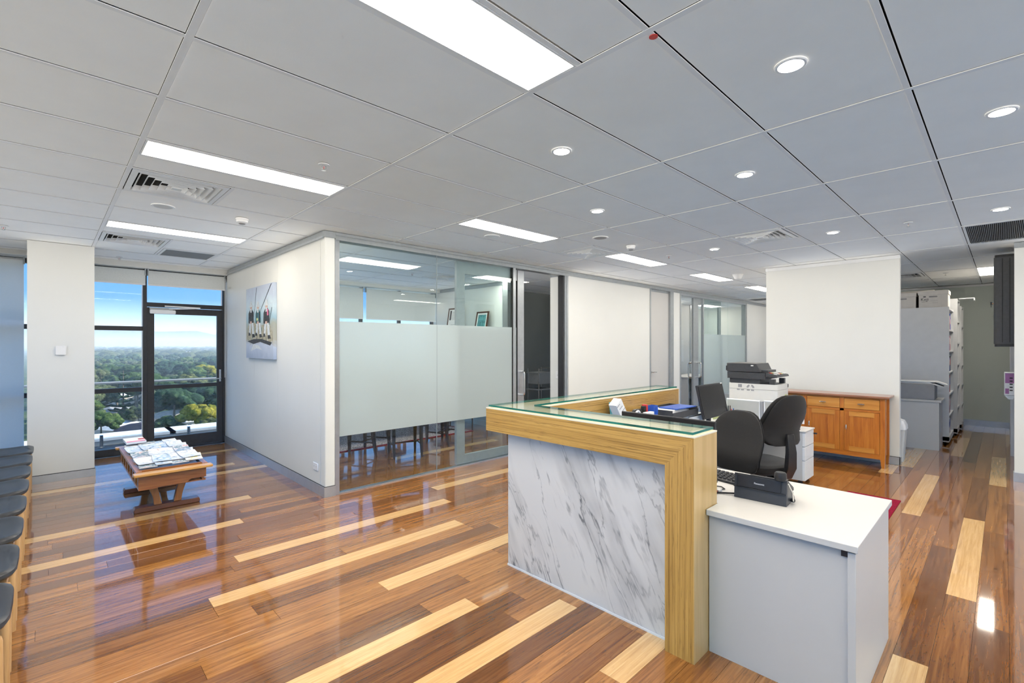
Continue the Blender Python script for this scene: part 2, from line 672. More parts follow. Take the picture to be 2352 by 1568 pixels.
def _ground():
    g = G('suburb_ground')
    v = g.coord('Object')
    f = g.noise(v, .012, 6, .7)
    f2 = g.noise(v, .05, 4, .7)
    c = g.ramp(f, [(.3, (.03, .07, .035)), (.55, (.08, .11, .05)), (.7, (.16, .16, .09))])
    c = g.mix(g.ramp(f2, [(.62, (0, 0, 0)), (.70, (.6, .6, .6))]), c, (.30, .29, .27))
    g.bsdf(c, .95, spec=.1)


_ground()


def _canvas():
    g = G('canvas_sky')
    t = g.n('ShaderNodeTexCoord')
    sp = g.n('ShaderNodeSeparateXYZ')
    g.l(t.outputs['Object'], sp.inputs[0])
    f = g.noise(t.outputs['Object'], 5, 4, .6, .8)
    h = g.math('ADD', sp.outputs['Z'], g.math('MULTIPLY', g.math('SUBTRACT', f, .5), .25))
    c = g.ramp(h, [(0, (.36, .42, .54)), (.18, (.52, .58, .68)), (.25, (.44, .42, .34)), (.42, (.40, .42, .36)), (.5, (.36, .52, .60)), (.66, (.58, .70, .76)), (.82, (.50, .57, .68)), (1, (.45, .50, .62))])
    g.bsdf(c, .6, spec=.2)


_canvas()


def _rug(name, a, b, scale):
    g = G(name)
    v = g.coord('Object')
    vo = g.n('ShaderNodeTexVoronoi')
    vo.inputs['Scale'].default_value = scale
    g.l(v, vo.inputs['Vector'])
    c = g.ramp(vo.outputs['Distance'], [(.25, a), (.5, b)])
    g.bsdf(c, .95, spec=.05, bump=vo.outputs['Distance'], bump_str=.6, bump_dist=.004)


_rug('rug_speckle', (.10, .085, .09), (.42, .37, .37), 38)
_rug('rug_red', (.16, .006, .02), (.24, .012, .035), 80)
_rug('rug_beige', (.40, .30, .20), (.55, .44, .32), 80)


def _magazine(name, cols, seed):
    g = G(name)
    v = g.coord('Object', loc=(seed, seed * 2.1, 0))
    oi = g.n('ShaderNodeObjectInfo').outputs['Random']
    ad = g.n('ShaderNodeVectorMath', operation='ADD')
    cb = g.n('ShaderNodeCombineXYZ')
    m = g.math('MULTIPLY', oi, 11.0)
    g.l(m, cb.inputs[0])
    g.l(m, cb.inputs[1])
    g.l(v, ad.inputs[0])
    g.l(cb.outputs[0], ad.inputs[1])
    f = g.noise(ad.outputs[0], 14, 4, .6, 1.2)
    c = g.ramp(f, cols)
    g.bsdf(c, .25, spec=.5)


_magazine('cover_pale', [(.2, (.10, .12, .18)), (.36, (.50, .55, .62)), (.5, (.78, .80, .82)), (.62, (.80, .80, .80)), (.74, (.55, .40, .36))], 0)
_magazine('cover_blue', [(.25, (.05, .10, .22)), (.45, (.45, .58, .72)), (.6, (.80, .82, .86)), (.75, (.30, .42, .60))], 3)
_magazine('cover_red', [(.3, (.60, .05, .06)), (.42, (.75, .72, .70)), (.55, (.10, .20, .26)), (.68, (.78, .76, .74))], 5)
_magazine('cover_yellow', [(.3, (.70, .66, .55)), (.5, (.80, .78, .74)), (.66, (.80, .66, .12)), (.76, (.30, .30, .34))], 8)

# ================================================================== THE SETTING
def gx(i):
    return .3734 + 1.187 * i


def gy(j):
    return .3 + .6 * j


CA, SA = math.cos(YAW), math.sin(YAW)
FPX = 1097.08


def pix(x, y, z):
    d = x * CA + y * SA
    r = x * SA - y * CA
    if d < .05:
        return None
    return (1176 + FPX * r / d, 790.94 - FPX * (z - EYE) / d, d)


# ---- floor of single planks
floor = struct(MB().box(-.95, 16, -2.6, 8.46, -.06, -.0128), 'floor', 'void', label='glossy floor of mixed brown and honey bamboo planks')
PL, PW, PY0 = 1.85, .134, 3.733


def plank_mb(L, W=PW, x0=0, y0=0, mb=None):
    mb = mb or MB()
    g, c = .0005, .0006
    b = [(x0 + g, y0 + g), (x0 + L - g, y0 + g), (x0 + L - g, y0 + W - g), (x0 + g, y0 + W - g)]
    t = [(x0 + g + c, y0 + g + c), (x0 + L - g - c, y0 + g + c), (x0 + L - g - c, y0 + W - g - c), (x0 + g + c, y0 + W - g - c)]
    vs = [(p[0], p[1], -.0125) for p in b] + [(p[0], p[1], -c) for p in b] + [(p[0], p[1], 0) for p in t]
    fs = [(3, 2, 1, 0), (8, 9, 10, 11)]
    for k in range(4):
        n = (k + 1) % 4
        fs += [(k, n, 4 + n, 4 + k), (4 + k, 4 + n, 8 + n, 8 + k)]
    return mb.add(vs, fs)


LIGHT = {0: [.958], -4: [.688], -8: [1.515], -12: [-.05], -15: [.35], -19: [1.85], 6: [-.645], 11: [-.395], 23: [-.14],
         -24: [5.56], -27: [3.943], -28: [7.347], -25: [8.9], -22: [7.69], -21: [7.127], -26: [1.14], -29: [10.3], -18: [4.09],
         3: [2.93], 14: [3.3], 18: [5.6], 27: [2.9], 30: [.75], -1: [4.6], -6: [6.4], 5: [7.4], 20: [.9], -2: [9.2], -10: [11.2], 25: [4.4]}
rnd = random.Random(21)
cands = []
for k in range(-47, 36):
    y0 = PY0 + PW * k
    if y0 < -2.6 or y0 + PW > 8.46:
        continue
    light = LIGHT.get(k, [])
    ph = light[0] if light else rnd.uniform(0, PL)
    ph = ph % PL
    x = ph - PL * 2
    while x < 16:
        xa, xb = max(x, -.95), min(x + PL, 16)
        if xb - xa > .05:
            is_light = any(abs(x - s) < .05 for s in light)
            if not light and rnd.random() < .035 and x > 5 and y0 > 2.4:
                is_light = True
            cx_, cy_ = (xa + xb) / 2, y0 + PW / 2
            area = 0
            ps = [pix(px_, py_, 0) for px_ in (xa, (xa + xb) / 2, xb) for py_ in (y0, y0 + PW)]
            ok = [p for p in ps if p and -350 < p[0] < 2700 and p[1] < 1950]
            if ok:
                d = min(p[2] for p in ok)
                area = (xb - xa) * PW / d ** 3
                if cx_ > 7.8 and 1.3 < cy_ < 4.7 and not cy_ > 2.5:
                    area = 0
                if cy_ > 4.8 and cx_ > 2.0:
                    area *= .35 if cx_ < 5.9 else .02
                if cy_ < -.1 and cx_ > 7.7:
                    area = 0
                if cx_ < -.2:
                    area *= .3
                cands.append((area, k, xa, xb, y0, is_light))
        x += PL
cands.sort(key=lambda c: -c[0])
shared = {m: plank_mb(PL).mesh('plank', m) for m in ('plank_brown', 'plank_light')}
rest = {'plank_brown_far': MB(), 'plank_light': MB()}
n_plank = 0
for area, k, xa, xb, y0, il in cands:
    if n_plank < 300 and area > 0:
        if abs(xb - xa - PL) < 1e-4:
            me = shared['plank_light' if il else 'plank_brown']
        else:
            me = plank_mb(xb - xa).mesh('plank', 'plank_light' if il else 'plank_brown')
        o = bpy.data.objects.new('plank', me)
        C.objects.link(o)
        o.parent = floor
        o.location = (xa, y0, 0)
        if il:
            o['label'] = 'pale honey-coloured plank'
        n_plank += 1
    else:
        plank_mb(xb - xa, PW, xa, y0, rest['plank_light' if il else 'plank_brown_far'])
for m, mb in rest.items():
    if mb.v:
        tag(mb.build('far_planks', m, floor), kind='stuff')

# ---- ceiling: exposed grid, tiles and cut-outs
ceiling = struct(MB().box(-.95, 16, -2.6, 8.46, H + .03, H + .12), 'ceiling', 'void', label='suspended ceiling of white tiles in a metal grid')
I0, I1, J0, J1 = -1, 13, -5, 13
TROFF = [(0, 1, 1), (0, 5, 0), (0, 9, 0), (2, 5, 0), (4, 5, 0), (6, 5, 0), (8, 5, 0), (8, -1, 1), (2, 9, 1), (4, 9, 1), (9, 9, 1), (-1, -4, 0), (2, -4, 0), (5, -3, 0), (11, 5, 0), (11, 9, 1), (6, -3, 0)]  # panels behind the viewer are unseen, added to light the room
VENTS = [(0, 6, 0), (0, 10, 0), (3, 5, 1), (4, 2, 0), (7, 5, 1), (8, 1, 0), (3, 10, 1)]
GRILLES = [(0, 11, 1)]
FULLGR = [(5, -1)]
TB = .013        # half width of a grid bar
GAP = .0042


def tile_mb(w_, d_):
    return MB().box(TB + .002, w_ - TB - .002, TB - .004, d_ - TB - GAP, H + .004, H + .016)


tile_me = {}


def tile(x, y, w_, d_):
    key = (round(w_, 3), round(d_, 3))
    if key not in tile_me:
        tile_me[key] = tile_mb(w_, d_).mesh('tile', 'tile_white')
    o = bpy.data.objects.new('tile', tile_me[key])
    C.objects.link(o)
    o.parent = ceiling
    o.location = (x, y, 0)


tro = {(i, j): h for i, j, h in TROFF}
ven = {(i, j): h for i, j, h in VENTS}
gri = {(i, j): h for i, j, h in GRILLES}
ful = set(FULLGR)
for i in range(I0, I1):
    for j in range(J0, J1):
        x, y = gx(i), gy(j)
        if (i, j) in tro:
            tile(x, y + (.3 if tro[i, j] == 0 else 0), 1.187, .3)
        elif (i, j) in ven or (i, j) in gri:
            h = ven.get((i, j), gri.get((i, j)))
            tile(x + (.5935 if h == 0 else 0), y, .5935, .6)
        elif (i, j) in ful:
            pass
        else:
            tile(x, y, 1.187, .6)
for i in range(I0, I1 + 1):
    MB().box(gx(i) - TB, gx(i) + TB, gy(J0), gy(J1), H, H + .003).build('main_runner', 'tbar', ceiling)
for j in range(J0, J1 + 1):
    MB().box(gx(I0), gx(I1), gy(j) - TB * .85, gy(j) + TB * .85, H + .0006, H + .0034).build('cross_runner', 'tbar', ceiling)
for i, j, h in TROFF:
    MB().box(gx(i) + TB, gx(i + 1) - TB, gy(j) + .3 - .010, gy(j) + .3 + .010, H + .0006, H + .0034).build('cross_runner', 'tbar', ceiling)
for i, j, h in VENTS + GRILLES:
    MB().box(gx(i) + .5935 - .012, gx(i) + .5935 + .012, gy(j) + TB, gy(j + 1) - TB, H + .0006, H + .0034).build('cross_runner', 'tbar', ceiling)
# plaster margins where the grid stops
MB().box(-.95, gx(I0) - TB, -2.6, 8.46, H + .001, H + .02).build('margin_board', 'tile_white', ceiling)
MB().box(gx(I0) - TB, 16, gy(J1) + TB, 8.46, H + .001, H + .02).build('margin_board', 'tile_white', ceiling)
MB().box(gx(I1) + TB, 16, -2.6, gy(J1) + TB, H + .001, H + .02).build('margin_board', 'tile_white', ceiling)
# red sprinkler-zone dot stuck on the grid
MB().lathe([(.016, 0), (.016, .002)], 16, (1.60, .90, H - .0016)).build('zone_dot', 'red', ceiling)

# ---- outer shell
wl = struct(MB().box(-1.0, -.9, 7.3, 8.46, 0, H + .1).box(-1.0, -.9, -2.6, -2.3, 0, H + .1).box(-1.0, -.9, -2.3, 7.3, 0, .6).box(-1.0, -.9, -2.3, 7.3, 2.5, H + .1), 'wall_left', 'wall_paint', label='white wall behind the waiting chairs')
w0 = struct(MB().box(-.99, -.92, -2.3, 7.3, .6, .64), 'window_7', 'frame_black', label='unseen side window left of the viewer, added for daylight')  # out of view, put in as daylight source; sun marks suggest glazing here
for y in (-2.3, -.9, .55, 2.0, 3.6, 5.2, 7.25):
    MB().box(-.98, -.93, y, y + .05, .64, 2.5).build('mullion', 'frame_black', w0)
for a, b in ((-2.25, -.9), (-.85, .55), (.60, 2.0), (2.05, 3.6), (3.65, 5.2), (5.25, 7.25)):
    MB().box(-.957, -.951, a, b, .64, 2.5).build('pane', 'pane_outer', w0)
struct(MB().box(-1.0, 16, -2.7, -2.6, 0, H + .1), 'wall_rear', 'wall_paint', label='white wall behind the viewer')
wr = struct(MB().box(7.73, 7.83, -2.6, -.08, 0, H), 'wall_right', 'wall_paint', label='white wall at the right edge of the corridor opening')
MB().box(7.722, 7.73, -2.6, -.072, .0, .1).build('baseboard', 'alu_base', wr)
MB().box(7.73, 7.83, -.08, -.072, .0, .1).build('baseboard', 'alu_base', wr)
MB().box(7.725, 7.731, -2.6, -.078, 2.60, H).build('cornice', 'alu_grey', wr)
wc = struct(MB().box(7.83, 12.5, -.2, -.1, 0, H), 'wall_corridor', 'wall_paint', label='white side wall inside the corridor')
d5 = struct(MB().box(9.55, 10.55, -.1, -.08, 0, 2.12), 'door_5', 'white_laminate', label='white side door frame inside the corridor')
for x0 in (9.45, 10.55):
    MB().box(x0, x0 + .10, -.1, -.06, 0, 2.12).build('door_jamb', 'white_laminate', d5)
MB().box(9.45, 10.65, -.1, -.06, 2.12, 2.2).build('door_head', 'white_laminate', d5)
we = struct(MB().box(12.5, 12.6, -.2, 2.38, 0, H), 'wall_end', 'wall_green', label='pale green wall at the end of the corridor')
MB().box(12.485, 12.5, -.1, 2.38, 0, .11).build('baseboard', 'alu_base', we)
MB().box(12.47, 12.5, -.1, 2.38, 2.615, 2.65).build('cornice', 'white_metal', we)
wb = struct(MB().box(7.71, 7.81, .92, 2.48, 0, H), 'wall_back', 'wall_paint', label='plain white wall behind the wooden sideboard')
MB().box(7.70, 7.71, .912, 2.488, .004, .1).build('baseboard', 'alu_base', wb)
MB().box(7.70, 7.82, .912, .92, .004, .1).build('baseboard', 'alu_base', wb)
MB().box(7.703, 7.71, .914, 2.486, 2.612, H).build('cornice', 'white_metal', wb)
MB().box(7.700, 7.704, .912, 2.486, .1, .106).build('shadow_gap', 'rubber', wb)
wk = struct(MB().box(7.81, 16, 2.38, 2.48, 0, H), 'wall_block', 'wall_paint', label='long white wall running away behind the printer')
struct(MB().box(16, 16.1, -2.6, 8.46, 0, H + .1), 'wall_far', 'wall_paint', label='white wall at the far end of the office')

# ---- the wall with the painting: three butt-jointed boards on a core
ws = struct(MB().box(1.992, 2.075, 4.842, 8.455, 0, H), 'wall_side', 'grey_light', label='white boarded wall with the painting and a grey top rail')
for y0, y1 in ((4.837, 6.084), (6.087, 6.999), (7.002, 8.455)):
    MB().box(1.98, 1.992, y0, y1, .104, 2.60).build('wall_board', 'wall_paint', ws)
MB().box(2.075, 2.085, 4.84, 8.455, 0, H).build('wall_board', 'wall_paint', ws)
MB().box(1.966, 1.99, 4.842, 8.455, 2.612, H).build('top_rail', 'alu_grey', ws)
MB().box(1.960, 1.98, 4.745, 8.30, 2.592, 2.6115).build('picture_rail', 'aluminium', ws)
MB().box(1.968, 1.98, 4.842, 8.455, 0.0, .10).build('baseboard', 'alu_base', ws)
MB().box(1.974, 1.98, 4.842, 8.455, .10, .1045).build('shadow_gap', 'rubber', ws)
# rounded white end post
MB().prism(rrect(1.980, 2.083, 4.715, 4.8365, .012), 'z', .1045, 2.60).build('end_post', 'wall_paint', ws, smooth=True)
MB().box(1.968, 2.083, 4.705, 4.84, 0, .10).build('baseboard', 'alu_base', ws)
MB().box(1.974, 2.083, 4.710, 4.84, .10, .1045).build('shadow_gap', 'rubber', ws)
MB().box(1.966, 2.083, 4.705, 4.84, 2.60, H).build('top_rail', 'alu_grey', ws)

# ---- column between the two outer windows
wp = struct(MB().box(-.166, .385, 7.37, 8.46, .0, H), 'wall_pillar', 'wall_paint', label='broad white pillar left of the glazed balcony door')
MB().box(-.176, .395, 7.36, 8.46, .0, .085).build('baseboard', 'alu_base', wp)
MB().box(-.17, .389, 7.364, 8.46, .085, .091).build('shadow_gap', 'rubber', wp)

# ---- facade: bulkhead over the windows, solid strips
WF = 8.46
bh = struct(MB().box(.385, 1.975, 8.28, WF + .1, 2.585, H), 'trim_1', 'wall_paint', label='white bulkhead above the balcony door blinds')
struct(MB().box(2.085, 5.88, 8.20, WF + .1, 2.60, H), 'trim_2', 'wall_paint', label='bulkhead above the meeting room windows')
struct(MB().box(-.9, -.166, 8.2, WF + .1, 2.60, H), 'trim_3', 'wall_paint', label='bulkhead above the blind at the left edge')
fw = struct(MB().box(-1.0, 16.1, WF + .1, WF + .3, H - .02, H + .6).box(1.975, 2.09, WF, WF + .25, -.2, H).box(5.88, 8.3, WF, WF + .12, -.1, H).box(12.9, 16.1, WF, WF + .12, -.1, H)
            .box(-1.0, 16.1, WF, WF + .2, -.6, -.06), 'wall_facade', 'wall_paint', label='outer wall strips between the windows')

# ---- window 1: fixed light and balcony door
w1 = struct(MB().box(.385, .415, WF, WF + .08, 0, 2.6), 'window_1', 'frame_black', label='black-framed window light beside the balcony door')
mbf = [('mullion', (.958, 1.0, WF - .02, WF + .09, 0, 2.6)), ('transom', (.415, .958, WF, WF + .07, 1.72, 1.78)), ('transom', (.415, .958, WF, WF + .07, .865, .925)),
       ('sill', (.415, .958, WF, WF + .09, 0, .10)), ('sill', (1.0, 1.975, WF - .01, WF + .09, 0, .025)),
       ('head', (.415, 1.975, WF, WF + .07, 2.54, 2.6)), ('transom', (1.0, 1.975, WF, WF + .08, 2.065, 2.125)), ('jamb', (1.945, 1.975, WF - .01, WF + .09, 0, 2.6))]
for n, b in mbf:
    MB().box(*b).build(n, 'frame_black', w1)
for b in ((.415, .958, 1.78, 2.54), (.415, .958, .925, 1.72), (.415, .958, .10, .865), (1.0, 1.945, 2.125, 2.54)):
    MB().box(b[0], b[1], WF + .035, WF + .041, b[2], b[3]).build('pane', 'pane_outer', w1)
for b in ((.945, .952, 1.78, 2.4), (.945, .952, .10, 1.72), (1.925, 1.932, 2.125, 2.4)):
    MB().box(b[0], b[1], WF - .004, WF + .03, b[2], b[3]).build('glazing_bead', 'white_metal', w1)
d1 = struct(MB().box(1.003, 1.085, WF - .005, WF + .045, .03, 2.055), 'door_1', 'frame_black', label='black aluminium balcony door with two glass panes')
for n, b in (('stile', (1.868, 1.942, WF - .005, WF + .045, .03, 2.055)), ('top_rail', (1.085, 1.868, WF - .005, WF + .045, 1.965, 2.055)),
             ('bottom_rail', (1.085, 1.868, WF - .005, WF + .045, .03, .185)), ('mid_rail', (1.085, 1.868, WF - .005, WF + .045, .885, .94))):
    MB().box(*b).build(n, 'frame_black', d1)
for z0, z1 in ((.185, .885), (.94, 1.965)):
    MB().box(1.085, 1.868, WF + .015, WF + .021, z0, z1).build('pane', 'pane_outer', d1)
hn = MB().box(1.893, 1.918, WF - .013, WF - .005, .955, 1.14).build('handle_plate', 'steel', d1)
MB().tube([(1.905, WF - .013, 1.005), (1.905, WF - .055, 1.005), (1.895, WF - .06, 1.004), (1.80, WF - .06, 1.0)], .009, 8).build('lever', 'steel', hn, smooth=True)
cl = MB().prism(rrect(1.03, 1.33, 1.965, 2.02, .012), 'y', WF - .065, WF - .005).build('door_closer', 'white_metal', d1, smooth=True)
MB().box(1.03, 1.30, WF - .03, WF - .005, 2.022, 2.05).build('closer_plate', 'alu_grey', cl)
MB().tube([(1.25, WF - .05, 2.035), (1.62, WF - .14, 2.06)], .009, 6).tube([(1.20, WF - .06, 2.075), (1.62, WF - .14, 2.062)], .010, 6).build('closer_arm', 'white_metal', cl)

# ---- window 2 at the left edge (behind its blind)
w2 = struct(MB().box(-.9, -.166, WF, WF + .07, 0, .08), 'window_2', 'frame_black', label='black-framed window behind the lowered blind')
for b in ((-.9, -.166, 1.72, 1.78), (-.9, -.166, .86, .92), (-.9, -.166, 2.54, 2.6), (-.9, -.86, .08, 2.54)):
    MB().box(b[0], b[1], WF, WF + .07, b[2], b[3]).build('transom', 'frame_black', w2)
MB().box(-.86, -.166, WF + .035, WF + .041, .08, 2.54).build('pane', 'pane_outer', w2)

# ---- window 3: meeting room glazing
w3 = struct(MB().box(2.085, 5.88, WF, WF + .07, 0, .08), 'window_3', 'frame_black', label='black-framed window band of the meeting room')
for x in (2.085, 3.0, 4.22, 5.04, 5.83):
    MB().box(x, x + .05, WF, WF + .07, .08, 2.6).build('mullion', 'frame_black', w3)
for a, b in ((2.135, 3.0), (3.05, 4.22), (4.27, 5.04), (5.09, 5.83)):
    MB().box(a, b, WF, WF + .06, .86, .92).build('transom', 'frame_black', w3)
    MB().box(a, b, WF + .03, WF + .036, .08, .86).build('pane', 'pane_outer', w3)
    MB().box(a, b, WF + .03, WF + .036, .92, 2.6).build('pane', 'pane_outer', w3)

# ---- window 4 of the far office
w4 = struct(MB().box(8.3, 12.9, WF, WF + .07, 0, .9), 'window_4', 'wall_paint', label='window band of the far office')
for x in (8.3, 9.8, 11.3, 12.85):
    MB().box(x, x + .05, WF, WF + .07, .9, 2.6).build('mullion', 'frame_black', w4)
for a, b in ((8.35, 9.8), (9.85, 11.3), (11.35, 12.85)):
    MB().box(a, b, WF + .03, WF + .036, .9, 2.6).build('pane', 'pane_outer', w4)

# ---- glazed partition of the meeting room (plane y = 4.73)
GP = 4.73
w5 = struct(MB().box(2.083, 2.13, GP - .01, GP + .09, 0, 2.585), 'window_5', 'aluminium', label='glazed meeting room partition with a frosted band')
MB().box(2.083, 5.80, GP - .02, GP + .10, 2.585, 2.63).build('head_rail', 'alu_grey', w5)
MB().box(2.083, 5.80, GP - .028, GP + .108, 2.63, H).build('head_rail', 'alu_grey', w5)
MB().box(2.13, 4.87, GP - .005, GP + .012, 0, .012).box(2.13, 4.87, GP + .022, GP + .03, 0, .014).box(2.13, 5.7, GP + .05, GP + .06, 0, .010).build('floor_track', 'aluminium', w5)
for a, b in ((2.13, 3.339), (3.343, 4.59)):
    MB().box(a, b, GP + .004, GP + .014, .012, 2.585).build('pane', 'pane_tint', w5)
    MB().box(a, b, GP + .0022, GP + .0036, .584, 1.762).build('frosted_film', 'frost', w5)
MB().box(3.339, 3.343, GP + .003, GP + .015, .012, 2.585).build('glass_joint', 'alu_grey', w5)
MB().box(4.59, 4.605, GP - .002, GP + .03, .012, 2.585).build('glass_seal', 'rubber', w5)
MB().box(4.605, 4.655, GP - .01, GP + .04, .012, 2.585).build('jamb', 'aluminium', w5)
MB().box(5.685, 5.715, GP + .0, GP + .10, 0, 2.585).build('jamb_seal', 'frame_black', w5)
MB().box(5.715, 5.80, GP - .012, GP + .10, 0, 2.585).build('jamb', 'aluminium', w5)
MB().box(5.745, 5.76, GP - .022, GP - .012, 0, 2.585).build('jamb_rib', 'alu_grey', w5)
# sliding door leaf behind the fixed glass
d2 = struct(MB().box(3.66, 3.79, GP + .035, GP + .075, .02, 2.57), 'door_2', 'alu_grey', label='grey sliding glass door standing open at the meeting room')
for n, b in (('stile', (4.735, 4.862, GP + .035, GP + .075, .02, 2.57)), ('top_rail', (3.79, 4.735, GP + .035, GP + .075, 2.42, 2.57)), ('bottom_rail', (3.79, 4.735, GP + .035, GP + .075, .02, .13))):
    MB().box(*b).build(n, 'aluminium' if n == 'stile' else 'alu_grey', d2)
MB().box(3.79, 4.735, GP + .05, GP + .058, .13, 2.42).build('pane', 'pane_tint', d2)
MB().box(3.79, 4.735, GP + .0478, GP + .0494, .584, 1.762).build('frosted_film', 'frost', d2)
MB().box(4.722, 4.735, GP + .034, GP + .076, .02, 2.57).build('stile_seal', 'rubber', d2)


def d_handle(x, y, z0, z1, out, name, parent, r=.013):
    mbh = MB()
    pts = [(x, y, z0), (x, y + out * .7, z0), (x, y + out * .95, z0 + .012), (x, y + out, z0 + .04), (x, y + out, z1 - .04), (x, y + out * .95, z1 - .012), (x, y + out * .7, z1), (x, y, z1)]
    return mbh.tube(pts, r, 10).build(name, 'steel', parent, smooth=True)


d_handle(4.80, GP + .035, .815, 1.145, -.07, 'pull_handle', d2)

# ---- rest of the partition line
wq = struct(MB().box(5.80, 8.27, GP, GP + .1, 0, 2.60), 'wall_front', 'wall_paint', label='plain white partition right of the meeting room door')
MB().box(5.80, 16, GP - .012, GP + .1, 2.60, H).build('top_rail', 'alu_grey', wq)
MB().box(5.81, 8.26, GP - .010, GP, 0, .1).build('baseboard', 'alu_base', wq)
MB().box(8.27, 8.30, GP - .012, GP + .1, 0, 2.60).build('jamb', 'alu_grey', wq)
MB().box(9.07, 9.2, GP - .012, GP + .1, 0, 2.60).build('jamb', 'alu_grey', wq)
MB().box(9.2, 9.49, GP, GP + .1, 0, 2.60).build('nib_panel', 'wall_paint', wq)
MB().box(9.49, 9.53, GP - .012, GP + .1, 0, 2.60).build('jamb', 'aluminium', wq)
MB().box(13.12, 13.2, GP - .012, GP + .1, 0, 2.60).build('jamb', 'alu_grey', wq)
MB().box(13.2, 16, GP, GP + .1, 0, 2.60).build('nib_panel', 'wall_paint', wq)
d3 = struct(MB().box(8.305, 9.065, GP + .03, GP + .07, .01, 2.555), 'door_3', 'white_laminate', label='tall flush white door with a lever handle')
MB().lathe([(.024, 0), (.024, .008)], 14).build('rose', 'steel', d3, loc=(8.36, GP + .03, .99), rot=(PI / 2, 0, 0))
MB().tube([(8.36, GP + .03, .99), (8.36, GP - .02, .99), (8.37, GP - .03, .99), (8.48, GP - .03, .99)], .010, 8).build('lever', 'steel', d3, smooth=True)
MB().box(8.305, 9.065, GP + .028, GP + .072, 2.557, 2.598).build('door_head', 'alu_grey', d3)
# glazed front of the far office with sliding door
w6 = struct(MB().box(10.62, 13.12, GP - .005, GP + .03, 0, .03), 'window_6', 'aluminium', label='glazed front of the far office with a frosted band')
MB().box(9.53, 13.12, GP - .012, GP + .1, 2.56, 2.60).build('head_rail', 'aluminium', w6)
for a, b in ((10.62, 12.0), (12.004, 13.12)):
    MB().box(a, b, GP + .004, GP + .014, .03, 2.56).build('pane', 'pane_tint', w6)
    MB().box(a, b, GP + .0022, GP + .0036, .35, 1.76).build('frosted_film', 'frost', w6)
MB().box(10.58, 10.62, GP - .012, GP + .04, 0, 2.56).build('jamb', 'aluminium', w6)
d4 = struct(MB().box(10.2, 10.45, GP + .04, GP + .08, .02, 2.55), 'door_4', 'alu_grey', label='sliding glass door with paired bow handles at the far office')
MB().box(11.55, 11.67, GP + .04, GP + .08, .02, 2.55).build('stile', 'alu_grey', d4)
MB().box(10.45, 11.55, GP + .04, GP + .08, 2.43, 2.55).build('top_rail', 'alu_grey', d4)
MB().box(10.45, 11.55, GP + .04, GP + .08, .02, .13).build('bottom_rail', 'alu_grey', d4)
MB().box(10.45, 11.55, GP + .055, GP + .062, .13, 2.43).build('pane', 'pane_tint', d4)
d_handle(10.38, GP + .04, .80, 1.12, -.09, 'pull_handle', d4, .016)
d_handle(10.24, GP + .08, .80, 1.12, .09, 'pull_handle', d4, .016)

# ---- inner walls of the rooms behind the glass
wm = struct(MB().box(5.88, 5.98, 6.3, 8.46, 0, H), 'wall_meeting', 'wall_paint', label='pale end wall of the meeting room')
MB().box(5.87, 5.88, 6.3, 8.3, 0, .1).build('baseboard', 'white_metal', wm)
MB().box(5.865, 5.88, 6.29, 8.3, 2.60, H).build('top_rail', 'alu_grey', wm)
MB().box(5.87, 5.99, 6.285, 6.3, 0, H).build('end_cap', 'alu_grey', wm)
wn = struct(MB().box(5.80, 5.90, 4.83, 5.09, 0, 2.60), 'wall_nib', 'wall_paint', label='short white wall end inside the open doorway')
MB().box(5.80, 5.90, 4.83, 5.09, 2.60, H).build('top_rail', 'alu_grey', wn)
struct(MB().box(8.2, 8.3, 4.83, 8.46, 0, H), 'wall_office', 'wall_dark', label='wall of the unlit room beyond the doorway, its dimness painted on')
struct(MB().box(5.98, 8.2, 7.2, 7.3, 0, H), 'wall_dark', 'wall_dark', label='back wall of the unlit room beyond the doorway, its dimness painted on')
wo = struct(MB().box(11.2, 13.25, 6.3, 6.4, 0, H), 'wall_screen', 'wall_paint', label='white inner wall of the far office')
MB().box(11.2, 13.25, 6.29, 6.3, 0, .1).build('baseboard', 'white_metal', wo)
MB().box(13.25, 13.30, 6.28, 6.42, 0, H).build('end_cap', 'aluminium', wo)
struct(MB().box(15.0, 15.1, 4.83, 8.46, 0, H), 'wall_side_office', 'wall_paint', label='end wall of the far office')

# ---- blinds
def blind(name, x0, x1, z, ztop, y, label, mat='blind', chain=None):
    t = thing(name, label, 'blind', ((x0 + x1) / 2, y, ztop), group='roller blinds on the outer windows')
    hw = (x1 - x0) / 2
    MB().box(-hw, hw, -.0012, .0012, z - ztop, 0).build('fabric', mat, t)
    MB().box(-hw, hw, -.010, .010, z - ztop - .02, z - ztop).build('bottom_bar', 'white_metal', t)
    MB().tube([(-hw, .03, -.02), (hw, .03, -.02)], .022, 10).build('roller', 'white_metal', t)
    for s in (-1, 1):
        MB().box(s * hw - .008, s * hw + .008, -.01, .05, -.07, .02).build('bracket', 'alu_grey', t)
    if chain is not None:
        MB().tube([(chain, -.01, -.03), (chain, -.012, -1.55)], .0022, 5).tube([(chain + .012, -.01, -.03), (chain + .012, -.012, -1.55)], .0022, 5).build('chain', 'white_plastic', t)
    return t


blind('roller_blind', .40, .975, 2.375, 2.565, 8.38, 'short white roller blind above the left window pane beside the pillar')
blind('roller_blind', 1.005, 1.955, 2.375, 2.565, 8.38, 'short white roller blind above the glazed balcony door', chain=.47)
blind('roller_blind', -.89, -.215, .12, 2.58, 8.36, 'long white blind lowered over the window at the left edge', 'blind_glow')
blind('roller_blind', 2.10, 4.22, 2.02, 2.575, 8.34, 'half raised blind in the meeting room, left of the two', 'blind')
blind('roller_blind', 4.28, 5.85, 2.02, 2.575, 8.34, 'half raised blind in the meeting room, right of the two', 'blind')
blind('roller_blind', 8.35, 12.85, 1.9, 2.575, 8.36, 'raised blind on the far office window', 'blind_glow')

